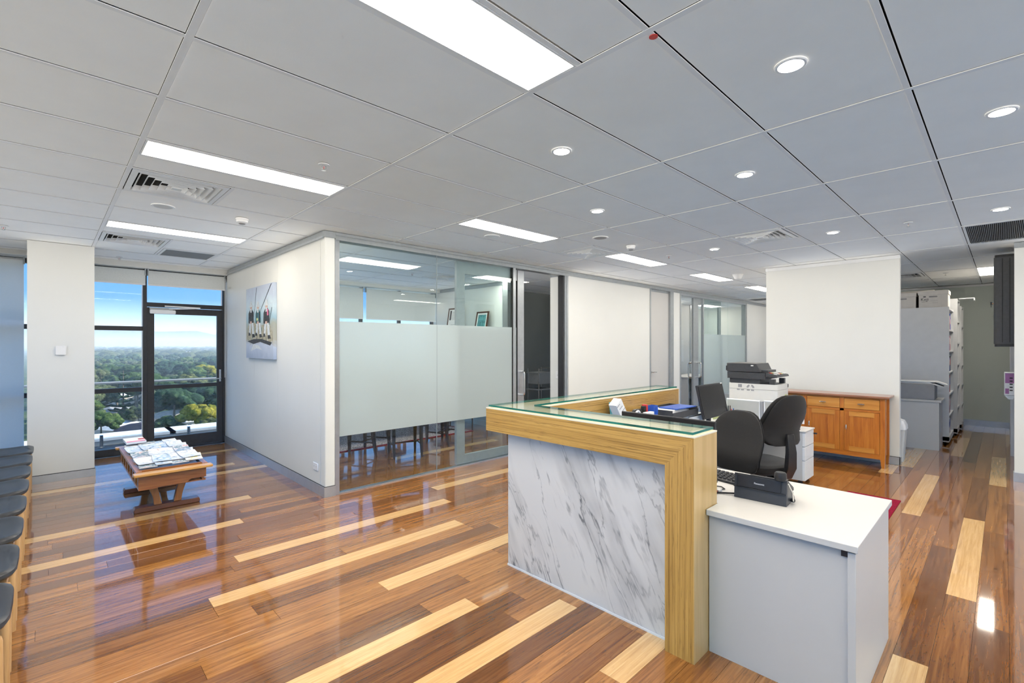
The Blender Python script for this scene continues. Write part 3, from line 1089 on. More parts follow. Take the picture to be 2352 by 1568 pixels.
# ================================================================== CEILING FIXTURES
def troffer(i, j, h, label):
    x0, y0 = gx(i), gy(j) + .3 * h
    t = thing('ceiling_light', label, 'light', (x0 + .5935, y0 + .15, H), group='recessed fluorescent panels')
    a, b = .5935 - TB - .002, .15 - .012
    mbx = MB()
    r = .010
    mbx.box(-a, a, -b, -b + r, -.001, .02).box(-a, a, b - r, b, -.001, .02).box(-a, -a + r, -b + r, b - r, -.001, .02).box(a - r, a, -b + r, b - r, -.001, .02)
    mbx.build('frame', 'white_metal', t)
    MB().add([(-a + r, -b + r, .004), (a - r, -b + r, .004), (a - r, b - r, .004), (-a + r, b - r, .004)], [(3, 2, 1, 0)]).build('diffuser', 'troffer_glow', t)
    return t


TL = ['large bright ceiling light panel cut by the top edge', 'ceiling light panel beside the larger square air vent', 'ceiling light panel in front of the smaller square air vent near the windows',
      'ceiling light panel just outside the glazed meeting room partition', 'ceiling light panel next to the far smoke detector', 'ceiling light panel left of the white cone sensor',
      'ceiling light panel cut off by the white back wall', 'ceiling light panel inside the right-hand corridor', 'ceiling light panel seen through the left glass of the meeting room',
      'ceiling light panel seen through the sliding glass door', 'ceiling light panel inside the far office, nearer one', 'unseen ceiling light panel added behind the viewer by the chairs', 'unseen ceiling light panel added behind the viewer, middle one',
      'unseen ceiling light panel added behind the viewer, right one', 'ceiling light panel at the hidden end of the passage', 'ceiling light panel inside the far office, farther one', 'unseen ceiling light panel added behind the viewer, far right one']
for (i, j, h), lb in zip(TROFF, TL):
    troffer(i, j, h, lb)


def sq_ring(mb, prof):
    rings = []
    for a, z in prof:
        rings.append([(-a, -a, z), (a, -a, z), (a, a, z), (-a, a, z)])
    n = len(prof)
    vs = [p for r in rings for p in r]
    fs = []
    for i in range(n):
        m = (i + 1) % n
        for k in range(4):
            q = (k + 1) % 4
            fs.append((i * 4 + k, i * 4 + q, m * 4 + q, m * 4 + k))
    return mb.add(vs, fs)


def vent(i, j, h, label):
    cx_, cy_ = gx(i) + .29675 + .5935 * h, gy(j) + .3
    t = thing('air_vent', label, 'vent', (cx_, cy_, H), group='square ceiling air diffusers')
    sq_ring(MB(), [(.278, -.002), (.245, -.006), (.240, .02), (.278, .004)]).build('frame', 'white_metal', t)
    for k in range(5):
        a = .236 - .043 * k
        sq_ring(MB(), [(a, -.006), (a - .022, .032), (a - .0245, .032), (a - .004, -.006)]).build('louvre', 'white_metal', t)
    MB().box(-.03, .03, -.03, .03, -.006, .0).build('centre_plate', 'white_metal', t)
    MB().box(-.235, .235, -.235, .235, .05, .06).build('plenum', 'void', t)
    return t


VL = ['square louvred air vent beside the long light panel above the coffee table', 'smaller square louvred air vent near the balcony door blinds', 'square louvred air vent in line with the far smoke detector',
      'square louvred air vent above the printer and office chairs', 'square louvred air vent beyond the white cone sensor', 'square louvred air vent inside the right-hand corridor', 'square louvred air vent inside the meeting room']
for (i, j, h), lb in zip(VENTS, VL):
    vent(i, j, h, lb)

t = thing('return_grille', 'flat grey mesh ceiling grille near the balcony door', 'vent', (gx(0) + .5935 + .29675, gy(11) + .3, H))
sq_ring(MB(), [(.280, -.001), (.255, -.003), (.255, .010), (.280, .010)]).build('frame', 'white_metal', t)
MB().box(-.255, .255, -.255, .255, .002, .008).build('mesh_panel', 'grey_mesh', t)
t = thing('return_grille', 'long dark ribbed ceiling grille before the right corridor', 'vent', (gx(5) + .5935, gy(-1) + .3, H))
a, b = .5935 - TB - .004, .3 - TB - .004
MB().box(-a, a, -b, -b + .02, -.002, .01).box(-a, a, b - .02, b, -.002, .01).box(-a, -a + .02, -b + .02, b - .02, -.002, .01).box(a - .02, a, -b + .02, b - .02, -.002, .01).build('frame', 'white_metal', t)
MB().box(-a + .02, a - .02, -b + .02, b - .02, .012, .016).build('backing', 'void', t)
mb = MB()
k = -b + .026
while k < b - .022:
    mb.box(-a + .02, a - .02, k, k + .006, 0, .011)
    k += .013
tag(mb.build('ribs', 'grey_mesh', t), kind='stuff')
t = thing('return_grille', 'dark ceiling grille at the far end of the passage', 'vent', (gx(10) + .5935, gy(6) + .3, H))
MB().box(-.28, .28, -.28, .28, -.003, .003).build('mesh_panel', 'grey_mesh', t)
MB().box(-.29, .29, -.29, -.28, -.004, .003).box(-.29, .29, .28, .29, -.004, .003).box(-.29, -.28, -.28, .28, -.004, .003).box(.28, .29, -.28, .28, -.004, .003).build('frame', 'white_metal', t)


def downlight(x, y, label):
    t = thing('downlight', label, 'light', (x, y, H), group='round recessed downlights')
    mb = MB()
    n = 24
    prof = [(.060, -.0005), (.056, -.004), (.047, -.004), (.046, .010), (.060, .004)]
    vs, fs = [], []
    for r, z in prof:
        vs += [(r * math.cos(2 * PI * k / n), r * math.sin(2 * PI * k / n), z) for k in range(n)]
    for i in range(len(prof)):
        m = (i + 1) % len(prof)
        for k in range(n):
            fs.append((i * n + k, i * n + (k + 1) % n, m * n + (k + 1) % n, m * n + k))
    mb.add(vs, fs).build('trim_ring', 'white_metal', t, smooth=True)
    MB().add([(.0465 * math.cos(2 * PI * k / 20), .0465 * math.sin(2 * PI * k / 20), -.001) for k in range(20)], [tuple(range(19, -1, -1))]).build('lens', 'down_glow', t)


for x, y, lb in ((2.162, 1.81, 'round downlight nearest the large bright light panel'), (2.165, .604, 'largest round downlight, near the top edge of the picture'), (3.336, .008, 'round downlight at the right edge of the picture, higher one'),
                 (3.339, 1.206, 'round downlight between two larger and smaller ones above the counter'), (3.351, 2.41, 'round downlight in front of the flush ceiling speaker'), (5.736, .02, 'round downlight just before the dark ribbed grille'),
                 (5.69, 2.405, 'smallest round downlight, left of the air vent above the printer'), (5.71, 1.21, 'round downlight right of the air vent above the printer')):
    downlight(x, y, lb)


def sprinkler(x, y, label):
    t = thing('sprinkler', label, 'sprinkler', (x, y, H), group='fire sprinkler heads')
    MB().lathe([(.034, 0), (.034, -.003), (.020, -.007), (.016, -.004)], 18).build('escutcheon', 'white_metal', t, smooth=True)
    MB().tube([(-.012, 0, -.006), (-.013, 0, -.022), (-.003, 0, -.036)], .0025, 6).tube([(.012, 0, -.006), (.013, 0, -.022), (.003, 0, -.036)], .0025, 6).build('yoke', 'steel', t)
    MB().tube([(0, 0, -.012), (0, 0, -.026)], .0022, 8).build('bulb', 'red', t)
    MB().lathe([(.014, -.036), (.014, -.038)], 14).build('deflector', 'steel', t)


for x, y, lb in ((1.247, 2.988, 'sprinkler head in front of the painting wall corner'), (-.309, 6.675, 'sprinkler head at the left edge of the picture'), (.66, 7.99, 'sprinkler head nearest the balcony door'),
                 (5.685, 2.983, 'sprinkler head beyond the far smoke detector'), (5.741, .621, 'sprinkler head left of the dark ribbed grille'), (10.23, .647, 'sprinkler head inside the right corridor'), (4.149, 6.549, 'sprinkler head seen through the meeting room glass')):
    sprinkler(x, y, lb)


def detector(x, y, label):
    t = thing('smoke_detector', label, 'detector', (x, y, H), group='smoke detectors')
    MB().lathe([(.052, 0), (.052, -.012), (.048, -.016)], 22).build('base', 'white_plastic', t, smooth=True)
    MB().lathe([(.048, -.016), (.046, -.034), (.034, -.044), (.030, -.044)], 22).build('head', 'white_plastic', t, smooth=True)
    MB().lathe([(.028, -.044), (.022, -.052), (.010, -.054)], 18).build('chamber', 'grey_mid', t, smooth=True)


detector(1.253, 4.785, 'smoke detector near the painting wall')
detector(4.797, 2.984, 'smoke detector near the flush speaker over the passage')
detector(6.9, 5.9, 'smoke detector inside the unlit room')


def speaker(x, y, label, m):
    t = thing('ceiling_speaker', label, 'speaker', (x, y, H), group='flush round ceiling speakers')
    MB().lathe([(.082, .003), (.082, -.003), (.070, -.006), (.066, -.003)], 28).build('rim', 'white_metal', t, smooth=True)
    MB().lathe([(.066, -.0035), (.001, -.005)], 28).build('grille', m, t)


speaker(.677, 4.813, 'round flush speaker between the two square air vents', 'grey_light')
speaker(4.212, 2.99, 'round flush speaker beyond the downlights over the passage', 'grey_mid')
speaker(3.344, 3.747, 'round white flush cover outside the meeting room glass', 'white_plastic')
t = thing('motion_sensor', 'white cone-shaped sensor hanging from the far ceiling', 'sensor', (8.008, 3.0, H))
MB().lathe([(.085, 0), (.080, -.006), (.060, -.05), (.045, -.075), (.0, -.078)], 24).build('cone', 'white_plastic', t, smooth=True)
MB().lathe([(.088, .001), (.088, -.002)], 24).build('flange', 'white_metal', t)

# ================================================================== WALL FITTINGS
t = thing('thermostat', 'small square white thermostat on the pillar', 'thermostat', (.10, 7.37, 1.46))
MB().prism(rrect(-.043, .043, -.05, .05, .01), 'y', -.024, 0).build('case', 'white_plastic', t, smooth=True)
MB().box(.012, .028, -.0248, -.024, .036, .038).build('mark', 'grey_light', t)
t = thing('socket_outlet', 'white power outlet low on the painting wall', 'outlet', (1.98, 4.94, .27))
MB().box(-.009, 0, -.058, .058, -.037, .037).build('plate', 'white_plastic', t, bevel=.003)
for s in (-.026, .026):
    MB().box(-.0105, -.009, s - .008, s + .008, -.006, .010).build('socket', 'grey_light', t)
t = thing('light_switch', 'white light switch on the short wall in the doorway', 'switch', (5.80, 4.93, 1.04))
MB().box(-.008, 0, -.038, .038, -.058, .058).build('plate', 'white_plastic', t, bevel=.003)
MB().box(-.012, -.008, -.008, .008, -.012, .012).build('rocker', 'grey_light', t)

# ---- painting
t = thing('painting', 'unframed canvas painting of three hatted anglers on rocks', 'painting', (1.938, 6.66, 1.345))
PWD, PHT = .545, .93
mb = MB().box(.0, .04, -PWD, PWD, 0, PHT)
cv = mb.build('canvas', 'canvas_sky', t)
plain('paint_dark', (.055, .06, .065), .7, var=.5, scale=40)
plain('paint_white', (.62, .66, .68), .7, var=.2, scale=40)
plain('paint_teal', (.08, .24, .26), .7, var=.3, scale=40)
plain('paint_ochre', (.40, .37, .27), .7, var=.35, scale=30)


def patch(pts, m, d, name='brush_patch'):
    # outline given as (to the right 0..1, up 0..1) on the canvas front
    pl = [((.5 - a) * 2 * PWD, b * PHT) for a, b in pts]
    MB().prism(pl, 'x', -d, -d + .0006).build(name, m, cv)


def figure(cx_, base, s, coat, lean):
    q = lambda pts: [(cx_ + (a * 1.75 + lean * b) * s, base + b * s * 1.15) for a, b in pts]
    patch(q([(-.10, -.36), (-.02, -.38), (.0, -.05), (-.09, .02)]), 'paint_white', .0012)
    patch(q([(.08, -.42), (.17, -.40), (.12, -.02), (.02, -.02)]), 'paint_white', .0012)
    patch(q([(-.13, -.42), (-.03, -.42), (-.05, -.34), (-.12, -.33)]), 'paint_dark', .0018)
    patch(q([(.08, -.48), (.22, -.47), (.17, -.38), (.07, -.38)]), 'paint_dark', .0018)
    patch(q([(-.13, -.06), (.14, -.06), (.13, .24), (.05, .33), (-.05, .33), (-.13, .22)]), coat, .0018)
    patch(q([(-.09, -.08), (-.03, -.06), (-.02, .25), (-.07, .26)]), 'paint_dark', .0024)
    patch(q([(.05, -.06), (.12, -.04), (.10, .26), (.04, .26)]), 'paint_dark', .0024)
    patch(q([(-.045, .30), (.045, .30), (.05, .42), (-.05, .42)]), 'skin_paint', .0024)
    patch(q([(-.04, .24), (.04, .24), (.03, .35), (-.03, .35)]), 'paint_white', .003)
    patch(q([(-.13, .40), (.13, .40), (.06, .45), (.03, .56), (-.03, .56), (-.06, .45)]), 'paint_white', .003, 'painted_hat')
    patch(q([(-.05, -.08), (.05, -.08), (.04, -.01), (-.04, -.01)]), 'skin_paint', .003)


patch([(.03, .27), (.20, .22), (.45, .25), (.75, .20), (.98, .24), (.98, .36), (.85, .44), (.6, .46), (.3, .50), (.08, .46)], 'paint_ochre', .0006)
patch([(.05, .24), (.3, .20), (.55, .23), (.9, .18), (.96, .22), (.6, .27), (.3, .27)], 'paint_dark', .0012)
patch([(.18, .10), (.42, .14), (.62, .12), (.5, .18), (.3, .20)], 'paint_white', .0012)
figure(.20, .53, .43, 'paint_dark', .02)
figure(.47, .52, .42, 'paint_teal', .0)
figure(.77, .51, .44, 'paint_dark', .05)
rs = random.Random(3)
for k in range(30):
    a_, b_ = rs.uniform(.08, .92), rs.uniform(.20, .46)
    dx_, dy_ = rs.uniform(-.03, .05), rs.uniform(.03, .09)
    w_ = rs.uniform(.006, .018)
    patch([(a_, b_), (a_ + w_, b_), (a_ + dx_ + w_ * .6, b_ + dy_), (a_ + dx_, b_ + dy_)], rs.choice(['paint_dark', 'paint_dark', 'paint_teal', 'paint_white', 'paint_ochre']), .0009)
patch([(.42, .525), (.48, .525), (.48, .56), (.42, .56)], 'green_yellow', .0036)
patch([(.80, .58), (.85, .58), (.84, .66), (.80, .67)], 'pink', .0036)
patch([(.32, .58), (.325, .58), (.42, .985), (.413, .985)], 'ink', .0036, 'painted_rod')
patch([(.52, .62), (.527, .62), (.95, .99), (.935, .99)], 'ink', .0036, 'painted_rod')
patch([(.86, .46), (.868, .46), (.965, .68), (.955, .68)], 'ink', .0036, 'painted_rod')

# ================================================================== RECEPTION COUNTER
t = thing('reception_counter', 'L-shaped reception counter with timber beam, marble front and glass top', 'counter', (0, 0, 0))
ZT, ZB = 1.078, .925
FX0, FX1 = 2.205, 2.445      # front wing, outer and inner face
FY0, FY1 = 1.031, 2.532
MX = 2.285


def wedge(pts, axis, a0, a1, m, name):
    return MB().prism(pts, axis, a0, a1).build(name, m, t)


wedge([(FY0, ZT), (FY1, ZT), (FY1, ZB), (FY0 + .147, ZB)], 'x', FX0, FX1, 'zebra_y', 'front_beam')
wedge([(FY0, ZT), (FY0 + .147, ZB), (FY0 + .147, .0), (FY0, .0)], 'x', FX0, FX1, 'zebra_z', 'end_post')
MB().box(FX0 + .001, 2.462, FY0 - .004, FY0 - .0002, .0, ZT).build('end_veneer', 'veneer_plain', t)
MB().box(FX1, 2.462, FY0, FY0 + .012, .0, ZT).build('end_return', 'veneer_plain', t)
SX1 = 4.56
wedge([(FX1, ZT), (SX1, ZT), (SX1 - .15, ZB), (FX1, ZB)], 'y', 2.285, FY1, 'zebra_x', 'side_beam')
wedge([(SX1, ZT), (SX1 - .15, ZB), (SX1 - .15, 0), (SX1, 0)], 'y', 2.285, FY1, 'zebra_z', 'side_post')
mp = MB().box(MX, MX + .015, FY0 + .148, 2.392, .014, ZB).build('marble_panel', 'marble', t)
MB().box(MX + .015, SX1 - .151, 2.377, 2.392, .014, ZB).build('marble_panel', 'marble', t)
MB().box(MX - .004, MX + .02, FY0 + .148, 2.396, 0, .012).build('base_bead', 'white_metal', t)
MB().box(MX + .0155, FX1 - .02, FY0 + .149, 2.376, .0, ZB - .001).box(FX1 - .02, SX1 - .152, 2.30, 2.376, .0, ZB - .001).build('carcass', 'white_laminate', t)
Lp = lambda i: [(FX0 + i, FY0 - .004 + i), (2.462 - i, FY0 - .004 + i), (2.462 - i, 2.285 + i), (SX1 - i, 2.285 + i), (SX1 - i, FY1 - i), (FX0 + i, FY1 - i)]
MB().prism(Lp(-.001), 'z', ZT, ZT + .007).build('top_panel', 'cream_edge', t)
plain('counter_top', (.70, .65, .42), .35, var=.03, scale=4)
MB().prism(Lp(.006), 'z', ZT + .007, ZT + .008).build('top_inlay', 'counter_top', t)
gl = MB().prism(Lp(.013), 'z', ZT + .0125, ZT + .0245).build('glass_top', 'pane', t)


def _edge():
    g = G('glass_edge')
    f = g.noise(g.coord('Object'), 4, 2)
    c = g.ramp(f, [(.3, (.004, .07, .05)), (.7, (.02, .22, .17))])
    g.bsdf(c, .08, spec=.8)


_edge()
lo, li = Lp(.0126), Lp(.0134)
for k in range(6):
    n = (k + 1) % 6
    q = [lo[k], lo[n], li[n], li[k]]
    MB().prism(q, 'z', ZT + .0126, ZT + .0244).build('polished_edge', 'glass_edge', gl)
for x, y in ((2.24, 1.07), (2.42, 1.07), (2.24, 1.8), (2.42, 1.8), (2.24, 2.49), (3.2, 2.49), (3.2, 2.33), (4.5, 2.49), (4.5, 2.33)):
    MB().lathe([(.008, ZT + .008), (.008, ZT + .0125)], 10, (x, y, 0)).build('spacer', 'clear_plastic', gl)

# ================================================================== DESKS INSIDE THE COUNTER
t = thing('office_desk', 'white laminate desk beside the counter end, carrying the large desk phone', 'desk', (0, 0, 0))
DZ = .712
MB().prism([(2.328, .408), (3.165, .408), (3.165, 2.279), (2.466, 2.279), (2.466, 1.024), (2.328, 1.024)], 'z', DZ - .028, DZ).build('desk_top', 'white_laminate', t, bevel=.0025)
MB().box(2.345, 3.13, .418, .446, 0, DZ - .036).build('end_panel', 'white_laminate', t, bevel=.0015)
MB().box(2.362, 2.380, .447, 1.023, 0, DZ - .029).build('front_panel', 'white_laminate', t)
MB().box(2.47, 2.49, 1.06, 2.27, .12, DZ - .029).build('modesty_panel', 'white_laminate', t)
MB().box(2.352, 2.40, .4465, .47, DZ - .06, DZ - .0285).build('fixing_block', 'black_plastic', t)
for y in (.6, 1.3, 2.0):
    MB().box(3.08, 3.12, y, y + .03, 0, DZ - .029).build('leg', 'white_metal', t)
t = thing('office_desk', 'white laminate desk under the second monitor along the inner counter wing', 'desk', (0, 0, 0))
MB().prism([(3.17, 1.80), (3.88, 1.80), (4.02, 1.52), (5.44, 1.52), (5.44, 2.279), (3.17, 2.279)], 'z', DZ - .028, DZ).build('desk_top', 'white_laminate', t, bevel=.0025)
MB().box(5.40, 5.43, 1.54, 2.27, 0, DZ - .029).build('end_panel', 'white_laminate', t)
MB().box(3.9, 3.93, 1.9, 2.27, 0, DZ - .029).build('end_panel', 'white_laminate', t)
MB().box(3.93, 5.40, 2.25, 2.268, .2, DZ - .029).build('modesty_panel', 'white_laminate', t)

t = thing('desk_screen', 'two-panel pale grey desk divider in front of the printer', 'screen divider', (5.455, 1.8, 0))
pts = [(-.03, .725), (-.03, .925), (-.30, .925)] + [(-.30 - .09 * math.sin(a), .835 + .09 * math.cos(a)) for a in (.4, .8, 1.2, PI / 2)] + [(-.39, .725)]
MB().prism(pts, 'x', -.008, .008).build('panel', 'grey_panel', t)
MB().tube([(0, p[0], p[1]) for p in pts], .011, 6).build('edge_trim', 'white_plastic', t)
MB().box(-.008, .008, .02, .36, .725, .915).build('panel', 'grey_panel', t)
MB().tube([(0, .36, .725), (0, .36, .918), (0, .02, .918), (0, .02, .725)], .010, 6).build('edge_trim', 'white_plastic', t)
MB().box(-.012, .012, -.016, .009, .712, .918).build('hinge_post', 'grey_mid', t)
for y in (-.3, .3):
    MB().box(-.03, .03, y - .02, y + .02, .712, .727).build('clamp', 'white_metal', t)

# ---- monitors
def monitor(name, label, loc, rz, wd, ht, tilt, z0, mat_back='black_plastic', sticker=False):
    t = thing(name, label, 'monitor', loc, rz)
    # local: screen faces +x
    m = Matrix.Rotation(-tilt, 3, 'Y')
    R = (0, -tilt, 0)
    zc = z0 + ht / 2
    MB().box(-.018, .0, -wd / 2, wd / 2, -ht / 2, ht / 2).build('housing', mat_back, t, loc=(0, 0, zc), rot=R, bevel=.004)
    MB().box(-.045, -.018, -wd / 2 + .09, wd / 2 - .09, -ht / 2 + .05, ht / 2 - .05).build('rear_cover', mat_back, t, loc=(0, 0, zc), rot=R, bevel=.006)
    MB().box(.0, .003, -wd / 2 + .014, wd / 2 - .014, -ht / 2 + .018, ht / 2 - .014).build('screen', 'screen', t, loc=(0, 0, zc), rot=R)
    if sticker:
        MB().box(.0005, .0015, wd / 2 - .05, wd / 2 - .016, ht / 2 - .012, ht / 2 - .002).build('sticker', 'paper', t, loc=(0, 0, zc), rot=R)
    MB().box(-.06, -.035, -.03, .03, .02, zc + .02).build('stand_neck', 'black_plastic', t, bevel=.004)
    MB().prism(rrect(-.13, .08, -.12, .12, .03), 'z', 0, .018).build('stand_base', 'black_plastic', t)
    return t


monitor('monitor', 'wide black monitor seen from behind just above the counter glass', (2.60, 1.375, DZ), 0, .585, .335, .06, .063)
monitor('monitor', 'black monitor turned aside with a small white sticker in its corner', (4.55, 1.93, DZ), -PI / 2, .56, .315, .22, .125, sticker=True)

# ---- keyboards
def keyboard(label, loc, rz, m1='black_plastic', mk='charcoal'):
    t = thing('keyboard', label, 'keyboard', loc, rz)
    MB().prism([(-.075, 0), (.075, 0), (.075, .012), (-.075, .026)], 'y', -.225, .225).build('case', m1, t, bevel=.003)
    me = MB().prism([(-.0075, 0), (.0075, 0), (.0062, .007), (-.0062, .007)], 'y', -.0078, .0078).mesh('key', mk)
    sl = -.014 / .15
    for r in range(5):
        for c in range(15):
            x = -.055 + r * .0235
            o = bpy.data.objects.new('key', me)
            C.objects.link(o)
            o.parent = t
            o.location = (x, -.20 + c * .0285 + .004 * r, .0185 + (x + .0) * sl)
            o.rotation_euler = (0, -math.atan(sl), 0)
    return t


keyboard('black keyboard on the desk in front of the counter monitor', (2.96, 1.28, DZ), PI - .2)
keyboard('black keyboard on the inner desk beside the right office chair', (4.95, 1.69, DZ), PI / 2 + .1)

# ---- big desk phone
t = thing('desk_phone', 'large black desk phone seen from behind on the white desk', 'phone', (2.70, .885, DZ), .06)
MB().prism([(-.045, 0), (.115, 0), (.105, .02), (-.02, .105), (-.038, .10)], 'y', -.125, .125).build('body', 'charcoal', t, bevel=.004)
bk = MB().prism([(-.062, .0), (-.048, .0), (-.034, .125), (-.052, .130)], 'y', -.125, .125).build('back_plate', 'charcoal', t, bevel=.003)
MB().prism([(-.068, .065), (-.062, .065), (-.052, .122), (-.060, .124)], 'y', -.10, .108).build('back_recess', 'black_plastic', t, bevel=.002)
MB().box(-.0665, -.062, -.125, .125, .058, .063).build('back_ridge', 'black_plastic', t)
MB().prism([(-.055, .128), (-.03, .128), (.06, .06), (.055, .05), (-.035, .115)], 'y', -.12, .05).build('display_hood', 'black_plastic', t)
text('Panasonic', 'brand_lettering', 'white_plastic', t, (-.0664, .0, .092), (PI / 2 - .13, 0, -PI / 2), .0125)
hs = MB().tube([(-.055, -.095, .135), (-.01, -.098, .128), (.06, -.10, .085), (.115, -.10, .05)], [.020, .014, .014, .020], 10).build('handset', 'black_plastic', t, smooth=True)
MB().lathe([(.026, 0), (.029, .012), (.027, .034), (.022, .040)], 18).build('earpiece', 'black_plastic', hs, loc=(-.05, -.095, .128), smooth=True)
MB().lathe([(.010, 0), (.012, .008), (.009, .016)], 12).build('cord_plug', 'black_plastic', t, loc=(.02, -.135, .01), smooth=True)
MB().tube([(-.055, -.13, .12), (-.03, -.145, .07), (-.02, -.145, .03), (.02, -.138, .012)], .004, 6).build('handset_cord', 'steel', t)
tag(MB().tube([(2.66, 1.0, DZ + .012), (2.64, 1.06, DZ + .006), (2.58, 1.14, DZ + .005), (2.54, 1.25, DZ + .005), (2.53, 1.40, DZ + .005)], .005, 6).build('phone_cable', 'cable', smooth=True), 'thick black cable running from the large desk phone behind the counter', 'cable')
t = thing('cable_adapter', 'small white plug on a red and black cable beside the desk phone', 'cable', (2.66, 1.10, DZ))
MB().box(-.02, .02, -.012, .012, 0, .014).build('plug', 'grey_light', t, bevel=.003)
MB().tube([(-.018, 0, .007), (-.04, .02, .006), (-.06, .06, .005)], .005, 6).build('red_sleeve', 'red', t)
MB().tube([(.02, 0, .007), (.06, -.01, .004), (.09, .02, .004), (.08, .06, .004), (.03, .09, .004), (-.03, .10, .004)], .003, 6).build('lead', 'cable', t)

# ---- desk clutter on the inner wing
t = thing('drawer_unit', 'clear plastic desktop drawer unit under the black letter tray', 'drawers', (4.10, 2.10, DZ))
MB().box(-.34, .34, -.13, .15, 0, .006).box(-.34, .34, -.13, .15, .165, .172).box(-.34, -.334, -.13, .15, .006, .165).box(.334, .34, -.13, .15, .006, .165).box(-.003, .003, -.13, .15, .006, .165).build('case', 'clear_plastic', t)
for k in range(2):
    for s in (-1, 1):
        d = MB().box(s * .17 - .155, s * .17 + .155, -.14, .14, .012 + k * .078, .080 + k * .078).build('drawer', 'clear_plastic', t)
        MB().box(s * .17 - .03, s * .17 + .03, -.150, -.14, .045 + k * .078, .053 + k * .078).build('pull', 'white_plastic', d)
t = thing('letter_tray', 'black letter tray full of papers on the clear drawers', 'tray', (4.05, 2.10, DZ + .172))
MB().box(-.24, .24, -.14, .15, 0, .006).box(-.24, .24, .144, .15, .006, .075).box(-.24, .24, -.14, -.134, .006, .055).box(-.24, -.234, -.134, .144, .006, .075).box(.234, .24, -.134, .144, .006, .075).build('tray_shell', 'charcoal', t)
tag(MB().box(-.21, .21, -.125, .135, 0, .03).build('paper_stack', 'paper', loc=(4.05, 2.10, DZ + .1785)), 'stack of white papers in the black letter tray', 'papers')
tag(MB().prism([(-.20, 0), (.20, .0), (.20, .012), (.0, .03), (-.20, .034)], 'y', -.11, .09).build('loose_paper', 'paper', loc=(4.03, 2.12, DZ + .2090), rot=(0, 0, .08)), 'curled white sheets on top of the letter tray', 'papers')
tag(MB().box(-.17, .17, -.09, .09, 0, .008).build('folder', 'blue', loc=(4.10, 2.065, DZ + .2435), rot=(0, 0, -.05)), 'blue folder lying on the letter tray papers', 'folder')
t = thing('tape_dispenser', 'yellow tape dispenser at the right end of the clear drawers', 'dispenser', (4.375, 2.08, DZ + .172))
MB().prism([(-.05, 0), (.05, 0), (.055, .03), (.02, .062), (-.03, .066), (-.055, .03)], 'y', -.022, .022).build('body', 'yellow', t, bevel=.006)
MB().box(.04, .06, -.018, .018, .03, .045).build('blade', 'black_plastic', t)
t = thing('desk_riser', 'low white shelf carrying small stationery beside the letter tray', 'shelf', (3.50, 2.12, DZ))
MB().box(-.25, .25, -.13, .14, .195, .21).build('board', 'white_laminate', t)
for s in (-.24, .225):
    MB().box(s, s + .015, -.12, .13, 0, .195).build('leg', 'white_laminate', t)
RZ = DZ + .21
t = thing('carton', 'small white carton tipped against the counter', 'box', (3.235, 2.13, DZ + .235), 0)
MB().obox((0, 0, .07), .085, .07, .14, Matrix.Rotation(-.62, 3, 'Y')).build('box', 'white_plastic', t)
m_ = Matrix.Rotation(-.62, 3, 'Y')
for k in range(3):
    p = m_ @ Vector((-.02 + .02 * k, -.0432, .05 - .035 * k))
    MB().obox((p.x, p.y + .0075, p.z + .07), .045, .001, .006, m_).build('print_line', 'grey_mid', t)
tag(MB().box(-.09, .09, -.006, .006, 0, .135).build('card_book', 'teal_print', loc=(3.36, 2.22, RZ), rot=(-.12, 0, .05)), 'upright blue and teal booklet behind the stapler', 'book')
t = thing('stapler', 'black stapler standing on the low white shelf', 'stapler', (3.47, 2.10, RZ), .1)
MB().box(-.065, .065, -.018, .018, 0, .012).build('base', 'black_plastic', t, bevel=.004)
MB().prism([(-.065, .03), (.05, .022), (.065, .035), (.055, .07), (-.04, .075), (-.068, .06)], 'y', -.017, .017).build('arm', 'black_plastic', t, bevel=.006)
MB().box(-.06, -.04, -.014, .014, .012, .031).build('hinge', 'steel', t)
t = thing('stamp', 'black and red self-inking stamp next to the stapler', 'stamp', (3.575, 2.10, RZ))
MB().box(-.03, .03, -.022, .022, 0, .045).build('base', 'black_plastic', t, bevel=.003)
MB().box(-.02, .02, -.018, .018, .045, .09).build('grip', 'black_plastic', t, bevel=.005)
MB().box(.005, .031, -.023, .023, .03, .10).build('cap', 'red', t, bevel=.004)
t = thing('pen_box', 'small blue plastic pen box beside the letter tray', 'box', (3.70, 2.09, RZ))
MB().box(-.035, .035, -.03, -.027, 0, .085).box(-.035, .035, .027, .03, 0, .085).box(-.035, -.032, -.027, .027, 0, .085).box(.032, .035, -.027, .027, 0, .085).box(-.032, .032, -.027, .027, 0, .004).build('shell', 'blue', t)
MB().box(-.004, .036, -.032, -.0305, .02, .07).build('clip', 'blue', t)
t = thing('tape_roll', 'roll of clear tape lying on the low white shelf', 'tape', (3.40, 2.05, RZ))
MB().tube([(.032 * math.cos(a * PI / 8), .0, .036 + .032 * math.sin(a * PI / 8)) for a in range(17)], .008, 8).build('roll', 'white_plastic', t, smooth=True)
MB().lathe([(.014, -.006), (.014, .006)], 14).build('core', 'grey_mid', t, loc=(0, 0, .036), rot=(PI / 2, 0, 0))
tag(MB().box(-.055, .055, -.02, .02, 0, .05).build('note_box', 'white_plastic', loc=(3.53, 2.03, RZ), bevel=.002), 'small white note box in front of the stamp', 'box')
t = thing('desk_telephone', 'small black office telephone between drawers and turned monitor', 'phone', (4.62, 1.76, DZ), -.5)
MB().prism([(-.10, 0), (.10, 0), (.10, .02), (-.09, .075), (-.10, .07)], 'y', -.085, .085).build('body', 'black_plastic', t, bevel=.006)
MB().tube([(-.10, .06, .085), (-.06, .06, .098), (.05, .06, .06), (.10, .06, .04)], [.018, .013, .013, .018], 8).build('handset', 'black_plastic', t, smooth=True)
